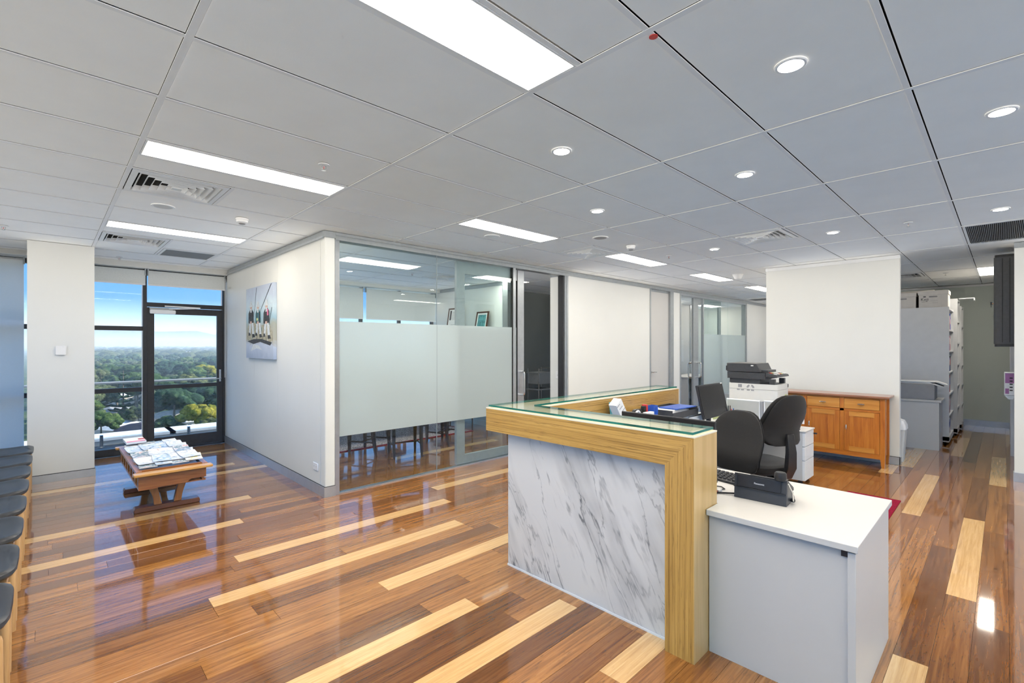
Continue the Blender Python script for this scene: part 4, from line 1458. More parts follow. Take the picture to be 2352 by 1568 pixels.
MB().prism([(-.02, .06), (.09, .027), (.09, .029), (-.02, .062)], 'y', -.07, .03).build('keypad', 'charcoal', t)
t = thing('pen_cup', 'clear cup of pens right of the turned monitor', 'cup', (4.87, 1.90, DZ))
MB().lathe([(.036, 0), (.040, .095), (.037, .095), (.033, .004)], 18).build('cup', 'clear_plastic', t, smooth=True)
for k, (m, dx, dy, hgt) in enumerate((('red', .018, .0, .17), ('ink', -.014, .014, .19), ('blue', .0, -.018, .18), ('frame_wood', -.02, -.008, .21), ('ink', .016, .016, .2))):
    tag(MB().tube([(4.87 + dx * .4, 1.90 + dy * .4, DZ + .008), (4.87 + dx * 1.9, 1.90 + dy * 1.9, DZ + hgt)], .0045, 8).build('pen', m, smooth=True), ['red pen in the clear cup', 'black marker leaning left in the clear cup', 'blue pen in the clear cup', 'brown pencil in the clear cup, tallest one', 'black pen leaning right in the clear cup'][k], 'pen', 'pens in the clear cup')
t = thing('eraser_block', 'pink sticky note pad beside the pen cup', 'note pad', (5.02, 1.90, DZ))
MB().box(-.03, .03, -.03, .03, 0, .022).build('pad', 'pink', t)
tag(MB().box(-.12, .12, -.004, .004, 0, .24).build('clip_folder', 'green_yellow', loc=(5.30, 2.20, DZ), rot=(-.06, 0, 0)), 'yellow-green folder standing upright behind the turned monitor', 'folder')


def rebase(t, loc):
    """move an Empty to its thing's base without moving the thing"""
    t.location = loc
    for ch in t.children:
        ch.location = Vector(ch.location) - Vector(loc)


for o in list(C.objects):
    if o.type == 'EMPTY' and o.name.startswith('reception_counter'):
        rebase(o, (2.3, 2.3, 0))
    if o.type == 'EMPTY' and o.name == 'office_desk':
        rebase(o, (2.8, 1.0, 0))
    if o.type == 'EMPTY' and o.name == 'office_desk.001':
        rebase(o, (4.6, 1.9, 0))

# ================================================================== OFFICE CHAIRS
def office_chair(label, loc, rz, zs=.47, back_lo=.60, back_hi=1.06, bw=.24):
    """local +x is the way the sitter faces"""
    t = thing('office_chair', label, 'chair', loc, rz)
    # five-star base
    hub = MB().lathe([(.035, .065), (.04, .075), (.038, .12), (.026, .125)], 16).build('base_hub', 'black_plastic', t, smooth=True)
    for k in range(5):
        a = 2 * PI * k / 5 + .3
        d = Vector((math.cos(a), math.sin(a), 0))
        MB().tube([d * .03 + Vector((0, 0, .10)), d * .16 + Vector((0, 0, .092)), d * .30 + Vector((0, 0, .065))], [.022, .018, .014], 8).build('base_arm', 'black_plastic', hub, smooth=True)
        s = Vector((-d.y, d.x, 0))
        p = d * .30 + Vector((0, 0, .026))
        MB().tube([p - s * .020, p - s * .006], .026, 14).tube([p + s * .006, p + s * .020], .026, 14).tube([p - s * .006, p + s * .006], .010, 8).build('caster', 'black_matte', t)
    MB().tube([(0, 0, .12), (0, 0, .26)], .026, 14).tube([(0, 0, .26), (0, 0, zs - .08)], .015, 12).build('gas_column', 'black_plastic', t, smooth=True)
    MB().box(-.10, .09, -.07, .07, zs - .095, zs - .055).tube([(.02, -.07, zs - .075), (.03, -.20, zs - .085), (.06, -.23, zs - .085)], .006, 6).tube([(-.05, .07, zs - .075), (-.05, .20, zs - .085)], .006, 6).build('mechanism', 'black_matte', t)
    # seat cushion
    rings = []
    for z, k in ((-.055, .86), (-.045, .95), (-.02, 1.0), (.01, 1.0), (.03, .95), (.038, .84)):
        ring = []
        for a in range(28):
            th = 2 * PI * a / 28
            c_, s_ = math.cos(th), math.sin(th)
            x = .245 * math.copysign(abs(c_) ** .62, c_) * k
            y = .245 * math.copysign(abs(s_) ** .62, s_) * k
            zz = z - (.03 * max(0, x - .12) / .12 if z > 0 else 0) - (.012 * (1 - (y / .245) ** 2) if z > .02 else 0)
            ring.append((x, y, zs + zz))
        rings.append(ring)
    MB().loft(rings).build('seat', 'chair_fabric', t, smooth=True)
    # upright bar
    zt = back_lo + .10
    rings = []
    for x, z, hw_, ht_ in ((-.06, zs - .075, .035, .012), (-.20, zs - .085, .045, .014), (-.275, zs - .06, .05, .018), (-.312, zs + .02, .05, .020), (-.318, (zs + zt) / 2, .045, .018), (-.306, zt, .035, .012)):
        dx_, dz_ = (ht_, 0) if z > zs - .05 else ((ht_ * .7, ht_ * .7) if x < -.25 else (0, ht_))
        rings.append([(x - dx_, -hw_, z - dz_), (x - dx_, hw_, z - dz_), (x + dx_, hw_, z + dz_), (x + dx_, -hw_, z + dz_)])
    MB().loft(rings).build('back_upright', 'black_plastic', t, bevel=.006)
    # back cushion: front pad and rear shell lofted from bottom to top
    def pad(x_off, th, shrink, name, m):
        rr = []
        N = 13
        for i in range(N):
            v = i / (N - 1)
            z = back_lo + (back_hi - back_lo) * (.5 - .5 * math.cos(PI * v)) if 0 < i < N - 1 else (back_lo if i == 0 else back_hi)
            f = (z - back_lo) / (back_hi - back_lo)
            e = math.sqrt(max(.0, 1 - ((f - .42) / .585) ** 2)) ** .62 if f > .42 else math.sqrt(max(0, 1 - ((.42 - f) / .43) ** 2)) ** .42
            wv = max(.02, bw * (1.0 - .16 * max(0, f - .35)) * e) * shrink
            bulge = .045 * math.exp(-((f - .26) / .2) ** 2) - .10 * max(0, f - .3) ** 1.3
            t2 = th * max(.35, min(1, e * 1.15))
            ring = []
            for a in range(24):
                q = 2 * PI * a / 24
                c_, s_ = math.cos(q), math.sin(q)
                yy = wv * math.copysign(abs(c_) ** .75, c_)
                xx = t2 * .5 * math.copysign(abs(s_) ** .8, s_)
                curve = .16 * (yy / .24) ** 2 * .24
                ring.append((-.255 + x_off + bulge + xx + curve, yy, z))
            rr.append(ring)
        MB().loft(rr).build(name, m, t, smooth=True)
    pad(.0, .055, 1.0, 'backrest', 'chair_fabric')
    pad(-.036, .034, .955, 'backrest_shell', 'chair_fabric')
    return t


office_chair('black office chair with a broad rounded back, nearer the counter', (3.46, 1.455, 0), PI - .20, .44, .58, 1.022, .228)
office_chair('black office chair seen from behind its back at the inner desk', (4.44, 1.49, 0), 1.15, .50, .70, 1.115, .235)

# ---- rug under the chairs
t = thing('floor_rug', 'maroon bordered rug with beige stripes behind the white desk', 'rug', (5.0, .915, 0))
MB().box(-.9, .96, -.215, .215, 0, .006).build('border', 'rug_red', t)
for k in range(7):
    MB().box(.80 - k * .22, .90 - k * .22, -.15, .15, .006, .0075).build('stripe', 'rug_beige', t)

# ---- pedestal
t = thing('drawer_pedestal', 'white three-drawer pedestal with a key in its lock', 'drawers', (6.02, 1.72, 0))
MB().box(-.17, .17, -.20, .22, .05, .575).build('body', 'white_laminate', t)
MB().box(-.178, .178, -.235, .225, .575, .59).build('top', 'white_laminate', t, bevel=.004)
for z0, z1 in ((.42, .572), (.27, .414), (.05, .264)):
    MB().box(-.168, .168, -.225, -.20, z0, z1).build('drawer', 'white_plastic', t, bevel=.002)
MB().box(.135, .15, -.232, -.225, .52, .54).build('lock', 'steel', t)
MB().box(.139, .146, -.265, -.232, .522, .538).build('key', 'black_plastic', t)
MB().tube([(.143, -.25, .522), (.146, -.252, .49)], .002, 5).build('key_tag', 'steel', t)
for x in (-.14, .14):
    for y in (-.17, .18):
        MB().tube([(x - .015, y, .024), (x + .015, y, .024)], .024, 12).tube([(x, y, .03), (x, y, .05)], .008, 8).build('caster', 'black_matte', t)
t = thing('hole_punch', 'silver hole punch on top of the white pedestal', 'hole punch', (5.95, 1.60, .59), .3)
MB().box(-.06, .06, -.03, .03, 0, .014).build('base', 'black_plastic', t)
MB().prism([(-.05, .014), (.05, .014), (.06, .05), (.05, .056), (-.055, .03)], 'y', -.022, .022).build('lever', 'steel', t, bevel=.004)
t = thing('carton', 'white carton standing on the white pedestal behind the hole punch', 'box', (5.98, 1.80, .59))
MB().box(-.09, .09, -.10, .10, 0, .14).build('box', 'white_plastic', t, bevel=.003)
MB().box(-.093, .093, -.103, .103, .10, .145).build('lid', 'white_plastic', t, bevel=.002)
tag(MB().box(0, .0012, -.07, .07, -.05, .05).build('picture_card', 'ink', loc=(5.8490, 1.63, .49)), 'dark blue picture card on the side of the white pedestal', 'card')

# ================================================================== PRINTER
t = thing('printer', 'floor-standing office copier with dark scanner top and pale body', 'printer', (6.3, 1.905, 0))
W_, D_ = .45, .575   # x extent, y extent
MB().prism(rrect(0, W_, 0, D_, .03), 'z', .10, .82).build('lower_body', 'cream_plastic', t, smooth=True)
for z0 in (.16, .34, .52):
    d = MB().box(.02, W_ - .02, -.010, .0, z0, z0 + .165).build('paper_drawer', 'cream_plastic', t, bevel=.003)
    MB().box(W_ / 2 - .07, W_ / 2 + .07, -.014, -.010, z0 + .12, z0 + .145).build('grip', 'grey_light', d)
MB().prism(rrect(0, W_, 0, D_, .035), 'z', .824, .965).build('engine_body', 'cream_plastic', t, smooth=True)
MB().prism(rrect(0, W_, 0, D_, .035), 'z', .968, 1.035).build('upper_body', 'cream_plastic', t, smooth=True)
MB().box(.02, W_ - .03, .03, D_ - .02, 1.035, 1.04).build('output_tray', 'charcoal', t)
MB().box(.02, W_ - .02, .20, D_ - .01, 1.04, 1.095).build('scanner_base', 'charcoal', t)
MB().box(.01, .06, .03, .09, 1.04, 1.10).box(W_ - .08, W_ - .03, .03, .09, 1.04, 1.10).build('tray_post', 'charcoal', t)
MB().prism(rrect(0, W_, .13, D_ + .02, .02), 'z', 1.095, 1.175).build('scanner_body', 'charcoal', t, smooth=True)
MB().prism([(.19, 1.18), (D_ + .02, 1.18), (D_ + .02, 1.29), (.24, 1.288)], 'x', 0, W_).build('document_feeder', 'charcoal', t, bevel=.006)
MB().box(.08, W_ - .06, .13, .20, 1.177, 1.205).build('feeder_tray', 'charcoal', t)
MB().box(.05, .2, D_ + .02, D_ + .05, 1.19, 1.25).build('side_handle', 'black_plastic', t)
cp = MB().prism([(-.005, 1.125), (.129, 1.125), (.129, 1.178), (.005, 1.150)], 'x', .0, W_).build('control_panel', 'charcoal', t, bevel=.005)
sl = math.atan2(.028, .124)
c0 = .035
for k in range(14):
    r, c_ = divmod(k, 7)
    m = ['white_plastic', 'silver_button', 'white_plastic', 'red', 'green_yellow', 'silver_button', 'white_plastic'][(c_ + r * 3) % 7]
    MB().obox((.05 + c_ * .055, c0 + r * .05, 1.156 + .226 * (c0 + r * .05) ), .03, .03, .006, Matrix.Rotation(sl, 3, 'X')).build('button', m, cp)
MB().box(-.0012, 0, .27, .30, 1.255, 1.268).build('badge', 'white_plastic', t)
for (y, z, w2, h2) in ((.43, 1.005, .045, .04), (.45, .955, .035, .014), (.40, .955, .035, .014), (.33, .955, .035, .014), (.28, .955, .035, .014)):
    MB().box(-.0015, 0, y - w2 / 2, y + w2 / 2, z - h2 / 2 - .0, z + h2 / 2).build('vent_slot', 'grey_mid', t)
for s in (-1, 1):
    pts = [(.305 + s * r * math.cos(a), .980 + r * math.sin(a)) for r, aa in ((.048, (.15, .5, .9, 1.25)), (.026, (1.25, .9, .5, .15))) for a in aa]
    MB().prism(pts, 'x', -.0015, 0).build('vent_slot', 'grey_mid', t)
MB().box(W_ - .05, W_ - .02, -.0015, 0, .985, 1.025).build('status_panel', 'ink', t)
MB().box(W_ - .16, W_ - .09, -.002, 0, .85, .90).build('sticky_note', 'green_yellow', t)
for x in (.05, W_ - .05):
    for y in (.06, D_ - .06):
        MB().lathe([(.03, 0), (.03, .10)], 12, (x, y, 0)).build('foot', 'black_matte', t)

# ================================================================== SIDEBOARD
t = thing('sideboard', 'warm wooden sideboard with drawers over panelled doors', 'sideboard', (7.52, 1.55, 0))
x0, x1 = -.17, .17          # front, back (local)
yl, yr = -.535, .60         # right end in the picture is -y
FZ = .105
MB().box(x0 + .02, x1, yl + .02, yr - .02, FZ + .02, .845).build('carcass', 'sideboard_y', t)
MB().box(x0 - .035, x1 + .01, yl - .045, yr + .045, .86, .885).build('top', 'sideboard_top', t, bevel=.005)
MB().box(x0 - .012, x1, yl - .01, yr + .01, .845, .86).build('top_mould', 'sideboard_y', t)
for y in (yl, yr):
    s = 1 if y == yl else -1
    MB().prism([(y, .845), (y + s * .05, .845), (y + s * .05, .12), (y + s * .035, .0), (y + s * .005, .0), (y, .12)], 'x', x0, x0 + .045).build('leg', 'sideboard_z', t)
    MB().prism([(y, .845), (y + s * .05, .845), (y + s * .05, .12), (y + s * .035, .0), (y + s * .005, .0), (y, .12)], 'x', x1 - .045, x1).build('leg', 'sideboard_z', t)
MB().box(x0 + .004, x0 + .03, yl + .05, yr - .05, FZ, FZ + .06).build('bottom_rail', 'sideboard_y', t)
MB().box(x0 + .004, x0 + .03, yl + .05, yr - .05, .675, .705).build('mid_rail', 'sideboard_y', t)
cols = [(-.483, -.112), (-.068, .303), (.347, .55)]
for a, b in cols[:-1]:
    MB().box(x0 + .004, x0 + .03, b, b + .044, FZ + .06, .845).build('stile', 'sideboard_z', t)
for a, b in cols:
    d = MB().box(x0, x0 + .018, a + .002, b - .002, .708, .835).build('drawer', 'sideboard_drawer', t, bevel=.002)
    h = MB().tube([(x0 - .02, (a + b) / 2 - .035, .772), (x0 - .024, (a + b) / 2, .774), (x0 - .02, (a + b) / 2 + .035, .772)], [.006, .009, .006], 8).tube([(x0, (a + b) / 2, .772), (x0 - .02, (a + b) / 2, .773)], .004, 6).build('handle', 'steel', d, smooth=True)
    z0, z1 = FZ + .062, .672
    d = MB().box(x0 + .008, x0 + .020, a + .05, b - .05, z0 + .055, z1 - .055).build('door', 'sideboard_z', t)
    for ya, yb_ in ((a + .002, a + .055), (b - .055, b - .002)):
        MB().box(x0 + .002, x0 + .022, ya, yb_, z0, z1).build('door_stile', 'sideboard_z', d)
    for za, zb_ in ((z0, z0 + .058), (z1 - .058, z1)):
        MB().box(x0 + .002, x0 + .022, a + .055, b - .055, za, zb_).build('door_rail', 'sideboard_drawer', d)
    MB().tube([(x0 - .016, b - .028, .44), (x0 - .020, b - .028, .47), (x0 - .016, b - .028, .50)], [.006, .009, .006], 8).tube([(x0, b - .028, .47), (x0 - .016, b - .028, .47)], .004, 6).build('handle', 'steel', d, smooth=True)

# ================================================================== CORRIDOR
t = thing('waste_bin', 'tall white flip-top bin half hidden behind the wall corner', 'bin', (8.05, 1.02, 0))
MB().loft([[(x * k, y * k, z) for x, y in rrect(-.12, .12, -.13, .13, .03)] for z, k in ((0, .8), (.42, 1.0))]).build('body', 'grey_light', t, smooth=True)
MB().loft([[(x * k, y * k, z) for x, y in rrect(-.125, .125, -.135, .135, .03)] for z, k in ((.42, 1.02), (.47, 1.0), (.53, .80), (.55, .45))]).build('lid', 'white_plastic', t, smooth=True)
t = thing('low_cabinet', 'low white cabinet in the corridor with a grey box on top', 'cabinet', (9.45, .95, 0))
MB().box(-.28, .28, -.30, .45, .0, .690).build('body', 'white_laminate', t)
MB().box(-.295, .295, -.325, .46, .690, .720).build('top', 'white_laminate', t, bevel=.003)
t = thing('storage_box', 'dark grey lidless box on the low white cabinet', 'box', (9.40, 1.0, .72))
MB().box(-.2, .2, -.30, .40, 0, .22).build('box', 'grey_mid', t, bevel=.004)
for k, (dx, dy, rz) in enumerate(((0, -.02, .03), (.02, .02, -.05), (-.02, -.06, .10))):
    pr = [(-.42, .0), (.34, .0), (.44, -.035), (.447, -.028), (.345, .012), (-.42, .012)]
    o = MB().prism([(-a, b) for a, b in pr], 'x', -.15, .15).build('newspaper', 'paper', loc=(9.40 + dx, 1.08 + dy, .944 + .0135 * k), rot=(0, 0, rz))
    tag(o, ['lowest of the folded newspapers drooping over the grey box', 'middle one of the folded newspapers drooping over the grey box', 'topmost of the folded newspapers drooping over the grey box'][k], 'newspaper', 'newspapers on the grey box')


def shelf_unit(label, x0, x1, y0, y1, ztop, nsh, zb=.06):
    t = thing('shelving_unit', label, 'shelving', ((x0 + x1) / 2, (y0 + y1) / 2, 0))
    hx, hy = (x1 - x0) / 2, (y1 - y0) / 2
    MB().box(-hx, -hx + .02, -hy, hy, zb, ztop).build('side_panel', 'white_metal', t)
    MB().box(hx - .02, hx, -hy, hy, zb, ztop).build('side_panel', 'white_metal', t)
    MB().box(-hx, hx, hy - .015, hy, zb, ztop).build('back_panel', 'white_metal', t)
    MB().box(-hx, hx, -hy, hy, zb - .02, zb + .06).build('plinth', 'grey_light', t)
    for k in range(nsh):
        z = zb + .06 + (ztop - zb - .08) * (k + 1) / nsh
        MB().box(-hx + .02, hx - .02, -hy, hy - .015, z - .02, z).build('shelf', 'white_metal', t)
    for a in (-hx + .05, hx - .05):
        for b in (-hy + .05, hy - .05):
            MB().tube([(a, b - .012, .022), (a, b + .012, .022)], .022, 12).build('caster', 'black_matte', t)
    return t


shelf_unit('tall pale mobile shelving with file spines in the corridor, nearest one', 9.80, 10.70, .58, 1.30, 2.10, 6)
shelf_unit('tall pale mobile shelving in the corridor, middle one', 10.85, 11.40, .54, 1.30, 2.29, 6)
shelf_unit('tall pale mobile shelving in the corridor, farthest one', 11.50, 12.00, .52, 1.30, 2.20, 6)
rr = random.Random(4)
mats_f = ['red', 'blue', 'white_plastic', 'green_yellow', 'ink', 'purple', 'paper']
for s in range(6):
    z = .12 + (2.10 - .06 - .08) * s / 6 + .002
    x = 9.84
    k = 0
    while x < 10.62 and k < 8:
        w2 = rr.uniform(.05, .09)
        h2 = rr.uniform(.20, .27)
        tt = thing('lever_file', 'file folder with coloured spine standing on the corridor shelving', 'file', (x + w2 / 2, .72, z), group='files on the nearest corridor shelving')
        MB().box(-w2 / 2 + .001, w2 / 2 - .001, -.12, .14, 0, h2).build('cover', rr.choice(mats_f), tt)
        MB().box(-w2 / 2 + .006, w2 / 2 - .006, -.1215, -.12, h2 * .45, h2 * .85).build('spine_label', rr.choice(['paper', 'red', 'blue', 'paper']), tt)
        x += w2 + .002
        k += 1
t = thing('shelf_flap', 'open metal flap sticking out of the shelving top in the corridor', 'shelf', (11.1, .43, 2.29))
MB().box(-.12, .12, -.08, .10, 0, .012).box(-.12, .12, -.09, -.08, -.03, .012).build('plate', 'white_metal', t)


def archive_box(label, loc, sx_, sy_, sz_, logo=False, rz=0):
    t = thing('archive_box', label, 'box', loc, rz, group='archive boxes on the tall cabinet')
    MB().box(-sx_ / 2, sx_ / 2, -sy_ / 2, sy_ / 2, 0, sz_).build('carton', 'cardboard_white', t)
    MB().box(-sx_ / 2 - .008, sx_ / 2 + .008, -sy_ / 2 - .008, sy_ / 2 + .008, sz_ - .055, sz_ + .006).build('lid', 'cardboard_white', t, bevel=.003)
    for k in range(4):
        MB().box(-sx_ / 2 - .0009, -sx_ / 2, -sy_ / 2 + .03, sy_ / 2 - .03, .03 + k * .03, .032 + k * .03).build('ruled_line', 'grey_light', t)
    MB().prism(rrect(-.05, .05, sz_ - .095, sz_ - .075, .009), 'x', -sx_ / 2 - .001, -sx_ / 2).build('hand_hole', 'grey_mid', t)
    if logo:
        text('Keji', 'logo_lettering', 'ink', t, (-sx_ / 2 - .0008, sy_ / 2 - .07, sz_ - .125), (PI / 2, 0, -PI / 2), .06)
        MB().box(-sx_ / 2 - .001, -sx_ / 2, sy_ / 2 - .085, sy_ / 2 - .055, sz_ - .09, sz_ - .075).build('logo_block', 'ink', t)
        MB().box(-sx_ / 2 - .001, -sx_ / 2, sy_ / 2 - .105, sy_ / 2 - .035, sz_ - .162, sz_ - .158).build('logo_rule', 'ink', t)
        # illegible pencilled scribble on the ruled lines
        for q, zz in enumerate((.105, .072)):
            pts = [(-sx_ / 2 - .0012, .03 - .007 * k - .02 * q, zz + .006 * math.sin(k * 2.1 + q)) for k in range(13 - 3 * q)]
            MB().tube(pts, .0011, 5).build('scribble', 'grey_mid', t)
    return t


archive_box('cream archive box with black Keji lettering on the tall corridor cabinet', (10.02, .765, 2.101), .40, .34, .25, True)
archive_box('cream archive box partly hidden by the wall corner beside the lettered one', (10.02, 1.13, 2.101), .40, .32, .235)
archive_box('archive box behind the two front ones on the corridor shelving', (10.47, 1.02, 2.101), .40, .45, .30)

t = thing('key_cabinet', 'tall black metal wall cabinet with a key at the corridor corner', 'cabinet', (8.25, -.0995, 1.50))
MB().prism(rrect(-.27, .27, 0, .185, .03), 'z', .03, 1.045).build('body', 'charcoal', t, smooth=True)
MB().prism(rrect(-.262, .262, .0, .178, .03), 'z', 0, .03).build('bottom_cap', 'black_plastic', t, smooth=True)
MB().prism(rrect(-.262, .262, .0, .178, .03), 'z', 1.045, 1.075).build('top_cap', 'black_plastic', t, smooth=True)
for y in (.05, .11):
    MB().box(-.273, -.268, y, y + .006, .05, 1.03).build('seam', 'black_matte', t)
MB().lathe([(.012, 0), (.012, .015)], 12).build('lock', 'steel', t, loc=(-.12, .185, .52), rot=(-PI / 2, 0, 0))
MB().box(-.135, -.105, .20, .215, .50, .535).box(-.122, -.118, .205, .210, .47, .50).build('key', 'black_plastic', t)
t = thing('leaflet_holder', 'purple and white leaflet dispenser on the corridor wall', 'dispenser', (9.10, -.10, .86))
MB().box(-.10, .10, 0, .10, 0, .30).build('box', 'white_plastic', t, bevel=.006)
MB().box(-.1008, -.10, .01, .09, .16, .29).build('printed_panel', 'purple', t)
MB().box(-.1008, -.10, .055, .09, .02, .09).build('printed_panel', 'purple', t)
for k in range(5):
    MB().box(-.1016, -.1008, .022, .05, .06 + k * .04, .075 + k * .04).build('printed_line', 'ink', t)
MB().prism([(0, 0), (.10, 0), (.06, -.05), (.02, -.05)], 'x', -.09, .09).build('catch_tray', 'clear_plastic', t)

# ================================================================== WAITING CHAIRS
def waiting_chair(label, y):
    t = thing('waiting_chair', label, 'chair', (-.36, y, 0), 0, group='waiting chairs along the wall')
    # faces +x
    n = 26
    rings = []
    for z, k in ((.415, .90), (.420, .97), (.432, 1.0), (.446, .99), (.455, .955), (.458, .90), (.455, .80), (.450, .5)):
        ring = []
        for a in range(n):
            th = 2 * PI * a / n
            c_, s_ = math.cos(th), math.sin(th)
            x = .255 * math.copysign(abs(c_) ** .38, c_) * k
            yy = .262 * math.copysign(abs(s_) ** .38, s_) * k
            lift = .016 * max(0, (x - .05) / .2) - .012 * (1 - min(1, abs(yy) / .22) ** 2) * (1 if z > .45 else 0)
            ring.append((x, yy, z + lift))
        rings.append(ring)
    MB().loft(rings).build('seat', 'seat_vinyl', t, smooth=True)
    for s in (-1, 1):
        MB().lathe([(.021, 0), (.023, .2), (.021, .40), (.018, .415)], 14, (.215, s * .225, 0)).build('leg', 'chair_wood', t, smooth=True)
        MB().tube([(-.225, s * .225, 0), (-.222, s * .225, .42), (-.255, s * .225, .62), (-.30, s * .222, .82)], [.020, .022, .020, .017], 12).build('leg', 'chair_wood', t, smooth=True)
        MB().box(-.21, .20, s * .225 - .011, s * .225 + .011, .355, .405).build('side_rail', 'chair_wood_x', t)
        MB().box(-.21, .20, s * .225 - .010, s * .225 + .010, .14, .165).build('stretcher', 'chair_wood_x', t)
    MB().box(.195, .218, -.21, .21, .36, .405).build('front_rail', 'chair_wood', t)
    rings = []
    for z, x, k in ((.60, -.25, .85), (.62, -.252, .98), (.70, -.268, 1.0), (.78, -.288, .98), (.80, -.295, .85)):
        rings.append([(x + .02 * math.sin(2 * PI * a / 20) + .03 * (math.cos(2 * PI * a / 20) ** 2) - .01, .235 * k * math.cos(2 * PI * a / 20), z) for a in range(20)])
    MB().loft(rings).build('backrest', 'seat_vinyl', t, smooth=True)
    return t


ordn = ['farthest from the viewer, next to the pillar', 'second from the pillar', 'third from the pillar', 'fourth from the pillar', 'fifth from the pillar', 'sixth from the pillar', 'seventh from the pillar', 'nearest the viewer, cut by the left edge']
for k in range(8):
    waiting_chair('black-seated wooden waiting chair, ' + ordn[k], 6.905 - .575 * k)

# ================================================================== COFFEE TABLE AND MAGAZINES
TX, TY = .805, 5.89
t = thing('coffee_table', 'long low wooden coffee table with trestle feet by the balcony door', 'table', (TX, TY, 0))
TZ = .42
MB().box(-.225, .225, -.70, .70, TZ - .02, TZ - .012).build('table_top', 'table_wood_y', t)
MB().prism(rrect(-.29, .29, -.795, -.70, .012), 'z', TZ - .022, TZ).build('end_board', 'table_edge', t, bevel=.004)
MB().prism(rrect(-.29, .29, .70, .795, .012), 'z', TZ - .022, TZ).build('end_board', 'table_edge', t, bevel=.004)
for s in (-1, 1):
    MB().box(s * .225, s * .265, -.70, .70, TZ - .02, TZ + .004).build('side_board', 'table_wood_y', t)
    for k in range(8):
        y = -.62 + k * .177
        MB().box(s * .235 - .012, s * .235 + .012, y - .018, y + .018, TZ - .135, TZ - .02).build('side_slat', 'table_wood_z', t)
    MB().box(s * .235 - .014, s * .235 + .014, -.70, .70, TZ - .155, TZ - .135).build('lower_rail', 'table_wood_y', t)
    # end aprons with a shaped lower edge
    pr = [(-.25, TZ - .022), (.25, TZ - .022), (.25, TZ - .12), (.13, TZ - .12), (.10, TZ - .145), (-.10, TZ - .145), (-.13, TZ - .155), (-.25, TZ - .155)]
    MB().prism(pr, 'y', s * .70 - .012, s * .70 + .012).build('end_apron', 'table_wood', t)
    fy = s * .40
    MB().prism([(-.25, 0), (.25, 0), (.255, .02), (.245, .045), (-.245, .045), (-.255, .02)], 'y', fy - .05, fy + .05).build('foot', 'table_foot', t, bevel=.005)
    for q in (-1, 1):
        MB().prism([(q * .045, .045), (q * .105, .045), (q * .115, .12), (q * .155, .24), (q * .165, TZ - .02), (q * .075, TZ - .02), (q * .085, .24), (q * .065, .14)], 'y', fy - .028, fy + .028).build('leg', 'table_wood_z', t, bevel=.003)
MB().box(-.22, .22, -.69, .69, TZ - .155, TZ - .145).build('under_shelf', 'table_wood_y', t)
# stepped slats that hold the rows
for k in range(4):
    y = -.66 + .33 * k
    MB().box(-.225, .225, y, y + .025, TZ - .012, TZ + .006).build('rack_slat', 'table_wood', t)


def magazine(x, y, z, w_, l_, rz, tilt, m, name, label, curl=.0, group='magazines on the coffee table'):
    t = thing(name, label, 'magazine', (x, y, z), rz, group=group)
    n = 6
    up, dn = [], []
    for k in range(n + 1):
        yy = l_ * k / n
        up.append((yy, yy * math.tan(tilt) + curl * ((k / n - .5) ** 2) + .006))
        dn.append((yy, yy * math.tan(tilt) + curl * ((k / n - .5) ** 2)))
    # page block then cover sheet
    MB().prism(dn + [(a, b - .001) for a, b in up[::-1]], 'x', -w_ / 2 + .001, w_ / 2 - .001).build('pages', 'paper', t)
    MB().prism([(a, b - .001) for a, b in up] + up[::-1], 'x', -w_ / 2, w_ / 2).build('cover', m, t)
    return t


rr = random.Random(12)
covers = ['cover_pale', 'cover_blue', 'cover_pale', 'cover_yellow', 'cover_red', 'cover_pale', 'cover_blue']
labels_special = {(0, 0): ('magazine with a red and black cover at the front left of the coffee table', 'cover_red'), (2, 1): ('magazine with a yellow patch in the middle row on the coffee table', 'cover_yellow'),
                  (3, 0): ('thick book with a red corner at the back left of the coffee table', 'cover_pale'), (3, 2): ('pale blue magazine with a pink edge at the back of the coffee table', 'cover_blue')}
for row in range(4):
    yb = TY - .655 + .33 * row
    xs = [-.165, -.055, .065, .165]
    for c_ in range(4):
        for layer in range(2):
            if row == 3 and layer == 1:
                continue
            key = (row, c_)
            z = TZ + .010 + layer * .016 + .0085 * (c_ % 2) + .002 * c_
            lb, m = 'glossy magazine, %s row of the coffee table, %s from the left, %s' % (('front', 'second', 'third', 'back')[row], ('first', 'second', 'third', 'fourth')[c_], ('under layer', 'upper layer')[layer]), rr.choice(covers)
            if layer == 0 and key in labels_special:
                lb, m = labels_special[key]
            magazine(TX + xs[c_] + rr.uniform(-.01, .01), yb + .028 + .085 * layer + rr.uniform(-.005, .015), z, rr.uniform(.12, .15), .20, rr.uniform(-.12, .12), .10, m, 'magazine', lb, .03)
o = MB().box(-.085, .085, -.10, .10, 0, .022).build('book', 'paper', loc=(TX - .14, TY + .62, TZ + .062), rot=(.08, 0, .06))
tag(o, 'thick white paperback with a red corner at the back left of the coffee table', 'book')
MB().box(.03, .085, -.02, .03, .022, .0226).build('red_corner', 'red', o)
MB().box(-.08, .08, -.095, -.06, .022, .0224).build('title_band', 'pink', o)

